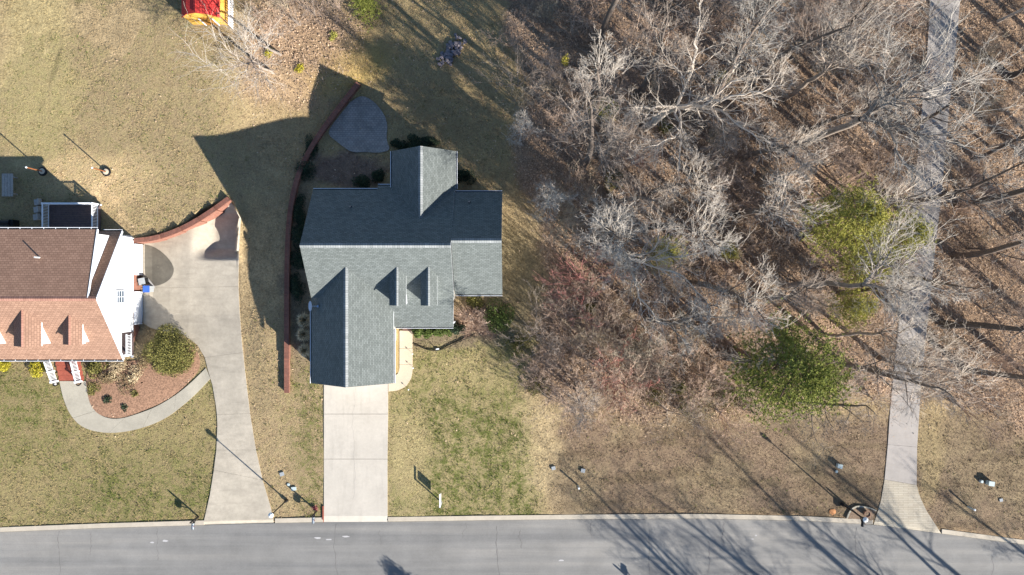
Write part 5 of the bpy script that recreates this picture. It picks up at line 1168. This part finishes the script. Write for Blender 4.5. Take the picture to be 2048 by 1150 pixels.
stake('survey_stake', 'short yellow-topped stake on the brown verge left of the tree shadows', (1396, 949), .6, .04, M_wood_brown, M_yellow, 'stake'); stake('survey_stake', 'thin yellow stake beside the woodland lane', (1722, 924), .9, .035, M_steel, M_yellow, 'stake')
dp = thing('dirt_patch', 'small patch of orange bare soil near the kerb bed', 'soil', G(1665, 1024)); rr = random.Random(5); n = 12
me = MB(); ring = [(math.cos(i * 6.283 / n) * rr.uniform(.2, .38), math.sin(i * 6.283 / n) * rr.uniform(.2, .34), .0) for i in range(n)]
for i in range(n): me.face([(0, 0, .1), ring[i], ring[(i + 1) % n]])
me.build('mound', M_soil, dp, shade=True, weld=True)
# for-sale style sign on the lawn: seen edge-on
sg = thing('yard_sign', 'white sign board on a post, seen edge-on on the front lawn', 'sign', G(883, 1002)); MB().box((0, -.1, .75), (.09, .09, 1.7)).build('post', M_white, sg); MB().beam((0, -.15, 1.55), (0, 1.05, 1.55), .09).build('arm', M_white, sg); MB().box((0, .52, 1.0), (.04, .8, .75)).build('board', M_white, sg)
# yard posts in tyres
for top, lab in (((184, 332), 'wooden post set in a tyre on the sunlit tan grass'), ((52, 331), 'wooden post set in a tyre in the shade of the red-roofed house')):
    b = W(*top, 2.5); b = (b[0], b[1] - .15, 0); t = thing('tyre_post', lab, 'post', b, 0, 'posts in tyres')
    tp = []
    for k in range(9): a = k * math.pi / 4; tp.append((.3 + .12 * math.cos(a), .13 + .12 * math.sin(a)))
    MB().lathe(tp, n=18).build('tyre', M_dark, t, shade=True); MB().lathe([(.28, .05), (.26, .26), (0, .3)], n=16).build('concrete_fill', M_conc_cream, t); MB().beam((0, 0, 0), (0, 0, 2.5), .11, n=6).build('post', M_wood_brown, t); MB().lathe([(.08, 2.44), (.08, 2.53), (0, 2.55)], n=8).build('cap', M_whiteplastic, t)
# picnic table
pc = thing('picnic_table', 'weathered grey plank table at the left edge of the back yard', 'table', (W(15, 370, .74)[0], W(15, 370, .74)[1], 0)); me = MB().box((0, 0, 0), (.23, 2.05, .05)).mesh('plank', M_wood_grey)
for k in range(4): obj('plank', me, pc, ((k - 1.5) * .255, 0, .74))
for s in (-1, 1):
    for u in (-1, 1): MB().beam((u * .38, s * .75, -.05), (u * .3, s * .75, .7), .09).build('leg', M_wood_grey, pc)
    MB().beam((-.5, s * .78, .68), (.55, s * .78, .68), .06).build('crossbar', M_wood_grey, pc)
# covered chairs
for k, (y, lab) in enumerate(((404, 'top'), (419, 'middle'), (434, 'bottom'))):
    t = thing('covered_chair', f'{lab} of three grey cushioned chairs left of the deck', 'chair', (W(74 - k, y, .5)[0], W(74 - k, y, .5)[1], 0), .12, 'cushioned chairs beside the deck'); MB().box((0, 0, .42), (.6, .56, .16), taper=.9).build('cushion', M_cover, t, weld=True); MB().box((.3, 0, .62), (.12, .56, .5), taper=.9).build('backrest', M_cover, t, weld=True)
    for a in (-1, 1):
        for b in (-1, 1): MB().box((a * .24, b * .22, .17), (.05, .05, .36)).build('leg', M_dark, t)
gr = thing('barbecue_grill', 'black covered barbecue grill in the shade behind the red-roofed house', 'grill', G(22, 447)); MB().box((0, 0, .45), (1.5, .55, .9)).build('cabinet', M_dark, gr)
mb = MB()
for i in range(6):
    a, b = i * math.pi / 6, (i + 1) * math.pi / 6; mb.face([(-.5, .28 * math.cos(a), .9 + .28 * math.sin(a)), (.5, .28 * math.cos(a), .9 + .28 * math.sin(a)), (.5, .28 * math.cos(b), .9 + .28 * math.sin(b)), (-.5, .28 * math.cos(b), .9 + .28 * math.sin(b))])
for s in (-1, 1): mb.face([(s * .5, .28 * math.cos(i * math.pi / 6), .9 + .28 * math.sin(i * math.pi / 6)) for i in range(7)])
mb.build('lid', M_dark, gr); MB().beam((-.3, -.32, 1.0), (.3, -.32, 1.0), .04, n=6).build('handle', M_steel, gr)
for s in (-1, 1): MB().box((s * .64, 0, .93), (.26, .5, .04)).build('side_shelf', M_dark, gr)
# bins between the garage doors
def bin_(label, p, mat, lidm, rz, h=1.0):
    g0 = G(*p); t = thing('wheeled_bin', label, 'bin', g0, rz, 'bins by the garage'); MB().box((0, 0, h / 2), (.5, .5, h), taper=1.12).build('tub', mat, t); MB().box((0, 0, h + .03), (.6, .62, .06)).build('lid', lidm, t)
    for s in (-1, 1): MB().beam((-.3, s * .22, .12), (-.3, s * .28, .12), .22, n=10).build('wheel', M_dark, t)
bin_('blue-lidded bin between the two garage doors', (303, 578), M_grey_util, M_blue, 0); bin_('dark bin against the brick between the garage doors', (293, 563), M_dark, M_grey_util, .2, .9)
ld = thing('leaning_board', 'pale board leaning beside the dark bin at the garage', 'board', G(303, 568)); MB().beam((-.35, .5, .05), (.35, -.35, .1), .16, .05).build('plank', M_cover, ld); MB().beam((-.35, .5, .0), (-.3, .45, .9), .05).build('handle', M_dark, ld)
pb = thing('black_planter', 'black round planter at the left foot of the red steps', 'planter', G(114, 767)); MB().lathe([(.16, 0), (.24, .3), (.22, .3), (.2, .24)], n=14).build('pot', M_dark, pb, shade=True); MB().lathe([(.13, .22), (.1, .34), (0, .38)], n=8).build('plant', M_cover, pb)
pb = thing('black_planter', 'black round planter at the right foot of the red steps', 'planter', G(160, 766)); MB().lathe([(.16, 0), (.24, .3), (.22, .3), (.2, .24)], n=14).build('pot', M_dark, pb, shade=True); MB().lathe([(.2, .24), (0, .26)], n=10).build('soil', M_bark_mulch, pb)
# white picket fence by the shed
wf = thing('picket_fence', 'white picket fence running up beside the barn shed', 'fence', G(467, 30)); a, b = Vector(G(467, 58)), Vector(G(467, -60)); o = Vector(wf.location)
for z in (.35, .95): MB().beam(a - o + Vector((0, 0, z)), b - o + Vector((0, 0, z)), .05, .1).build('rail', M_white, wf)
MB().beam(a - o + Vector((0, 0, 1.1)), b - o + Vector((0, 0, 1.1)), .16, .05).build('top_cap', M_white, wf)
me = MB().box((0, 0, .55), (.03, .09, 1.05)).mesh('picket', M_white)
for k in range(24): obj('picket', me, wf, a - o + (b - a) * (k / 24))
# stone heap in the back garden
sp = thing('stone_heap', 'heap of dark field stones in the tree shadows of the back garden', 'stone heap', G(905, 105)); rr = random.Random(12)
def rock(seed):
    r = random.Random(seed); bm = bmesh.new(); bmesh.ops.create_icosphere(bm, subdivisions=1, radius=1)
    for v in bm.verts: v.co *= r.uniform(.75, 1.15)
    me = bpy.data.meshes.new('stone'); bm.to_mesh(me); bm.free(); me.materials.append(M_stone); me.polygons.foreach_set('use_smooth', [False] * len(me.polygons)); return me
rocks = [rock(k) for k in range(5)]
for k in range(90):
    a = rr.uniform(0, 6.28); q = rr.random() ** .6; u = rr.random(); px, py = 884 + 34 * u + math.cos(a) * 17 * q, 128 - 48 * u + math.sin(a) * 15 * q; gg = Vector(G(px, py)) - sp.location
    o = obj('stone', rocks[k % 5], sp, (gg.x, gg.y, gg.z + .05 + .35 * (1 - q))); s = rr.uniform(.1, .24); o.scale = (s * rr.uniform(.8, 1.4), s, s * .7); o.rotation_euler = (rr.uniform(-.4, .4), rr.uniform(-.4, .4), rr.uniform(0, 6.28))
# path lights and bed edging
for k, (x, y, lab) in enumerate(((826, 707, 'upper'), (827, 735, 'middle'), (818, 778, 'lower'))):
    t = thing('path_light', f'{lab} of three small path lights along the front walk', 'path light', G(x, y), 0, 'path lights along the front walk'); MB().beam((0, 0, -.05), (0, 0, .42), .025, n=6).build('stake', M_steel, t); MB().lathe([(.07, .42), (.03, .5), (0, .52)], n=10).build('hood', M_whiteplastic, t)
ed = thing('lawn_edging', 'black curved plastic edging between the front bed and the lawn', 'edging', G(862, 700)); e = resample(smooth([(827, 689), (838, 692), (852, 699), (870, 702), (888, 698), (908, 688), (930, 678), (950, 672)], 2), 22); o = Vector(ed.location); mb = MB()
for a, b in zip(e[:-1], e[1:]): mb.beam(Vector(G(*a)) - o + Vector((0, 0, .04)), Vector(G(*b)) - o + Vector((0, 0, .04)), .05, .14)
mb.build('edging_strip', M_dark, ed)
dsp = thing('splash_block', 'small white drain outlet on the black lawn edging', 'drain outlet', G(875, 698)); MB().box((0, 0, .05), (.3, .12, .1), .1).build('block', M_whiteplastic, dsp); MB().beam((-.12, .03, .1), (-.5, .45, .12), .06, n=8).build('pipe', M_dark, dsp)
fb = thing('brick_edging', 'red brick edging round the flower patch at the middle mailbox', 'edging', G(645, 1028)); me = MB().box((0, 0, .04), (.1, .2, .1)).mesh('brick', M_stepboard); o = Vector(fb.location)
for k in range(7): q = Vector(G(646.5, 1014 + k * 4.6)) - o; obj('brick', me, fb, q)
for k in range(3): q = Vector(G(641 - k * 5, 1042)) - o; ob = obj('brick', me, fb, q); ob.rotation_euler = (0, 0, 1.57)
fl = thing('flower_clump', 'small clump of pinkish flowers at the middle mailbox', 'flowers', G(630, 1016)); rng = np.random.RandomState(5); V, F, tn = leaf_quads(rng.normal(size=(160, 3)) * [.14, .12, .06] + [0, 0, .14], .05, rng); me = mesh_np('blossoms', V, F, leafmat('pink_petals', C(150, 60, 70), C(214, 120, 130))); attr(me, 'tone', tn); obj('blossoms', me, fl)
V, F = tubes([((0, 0, -.02), (rr.gauss(0, .12), rr.gauss(0, .12), .14), .006, .004) for _ in range(14)], 3); obj('stems', mesh_np('stems', V, F, M_bk_brown), fl)
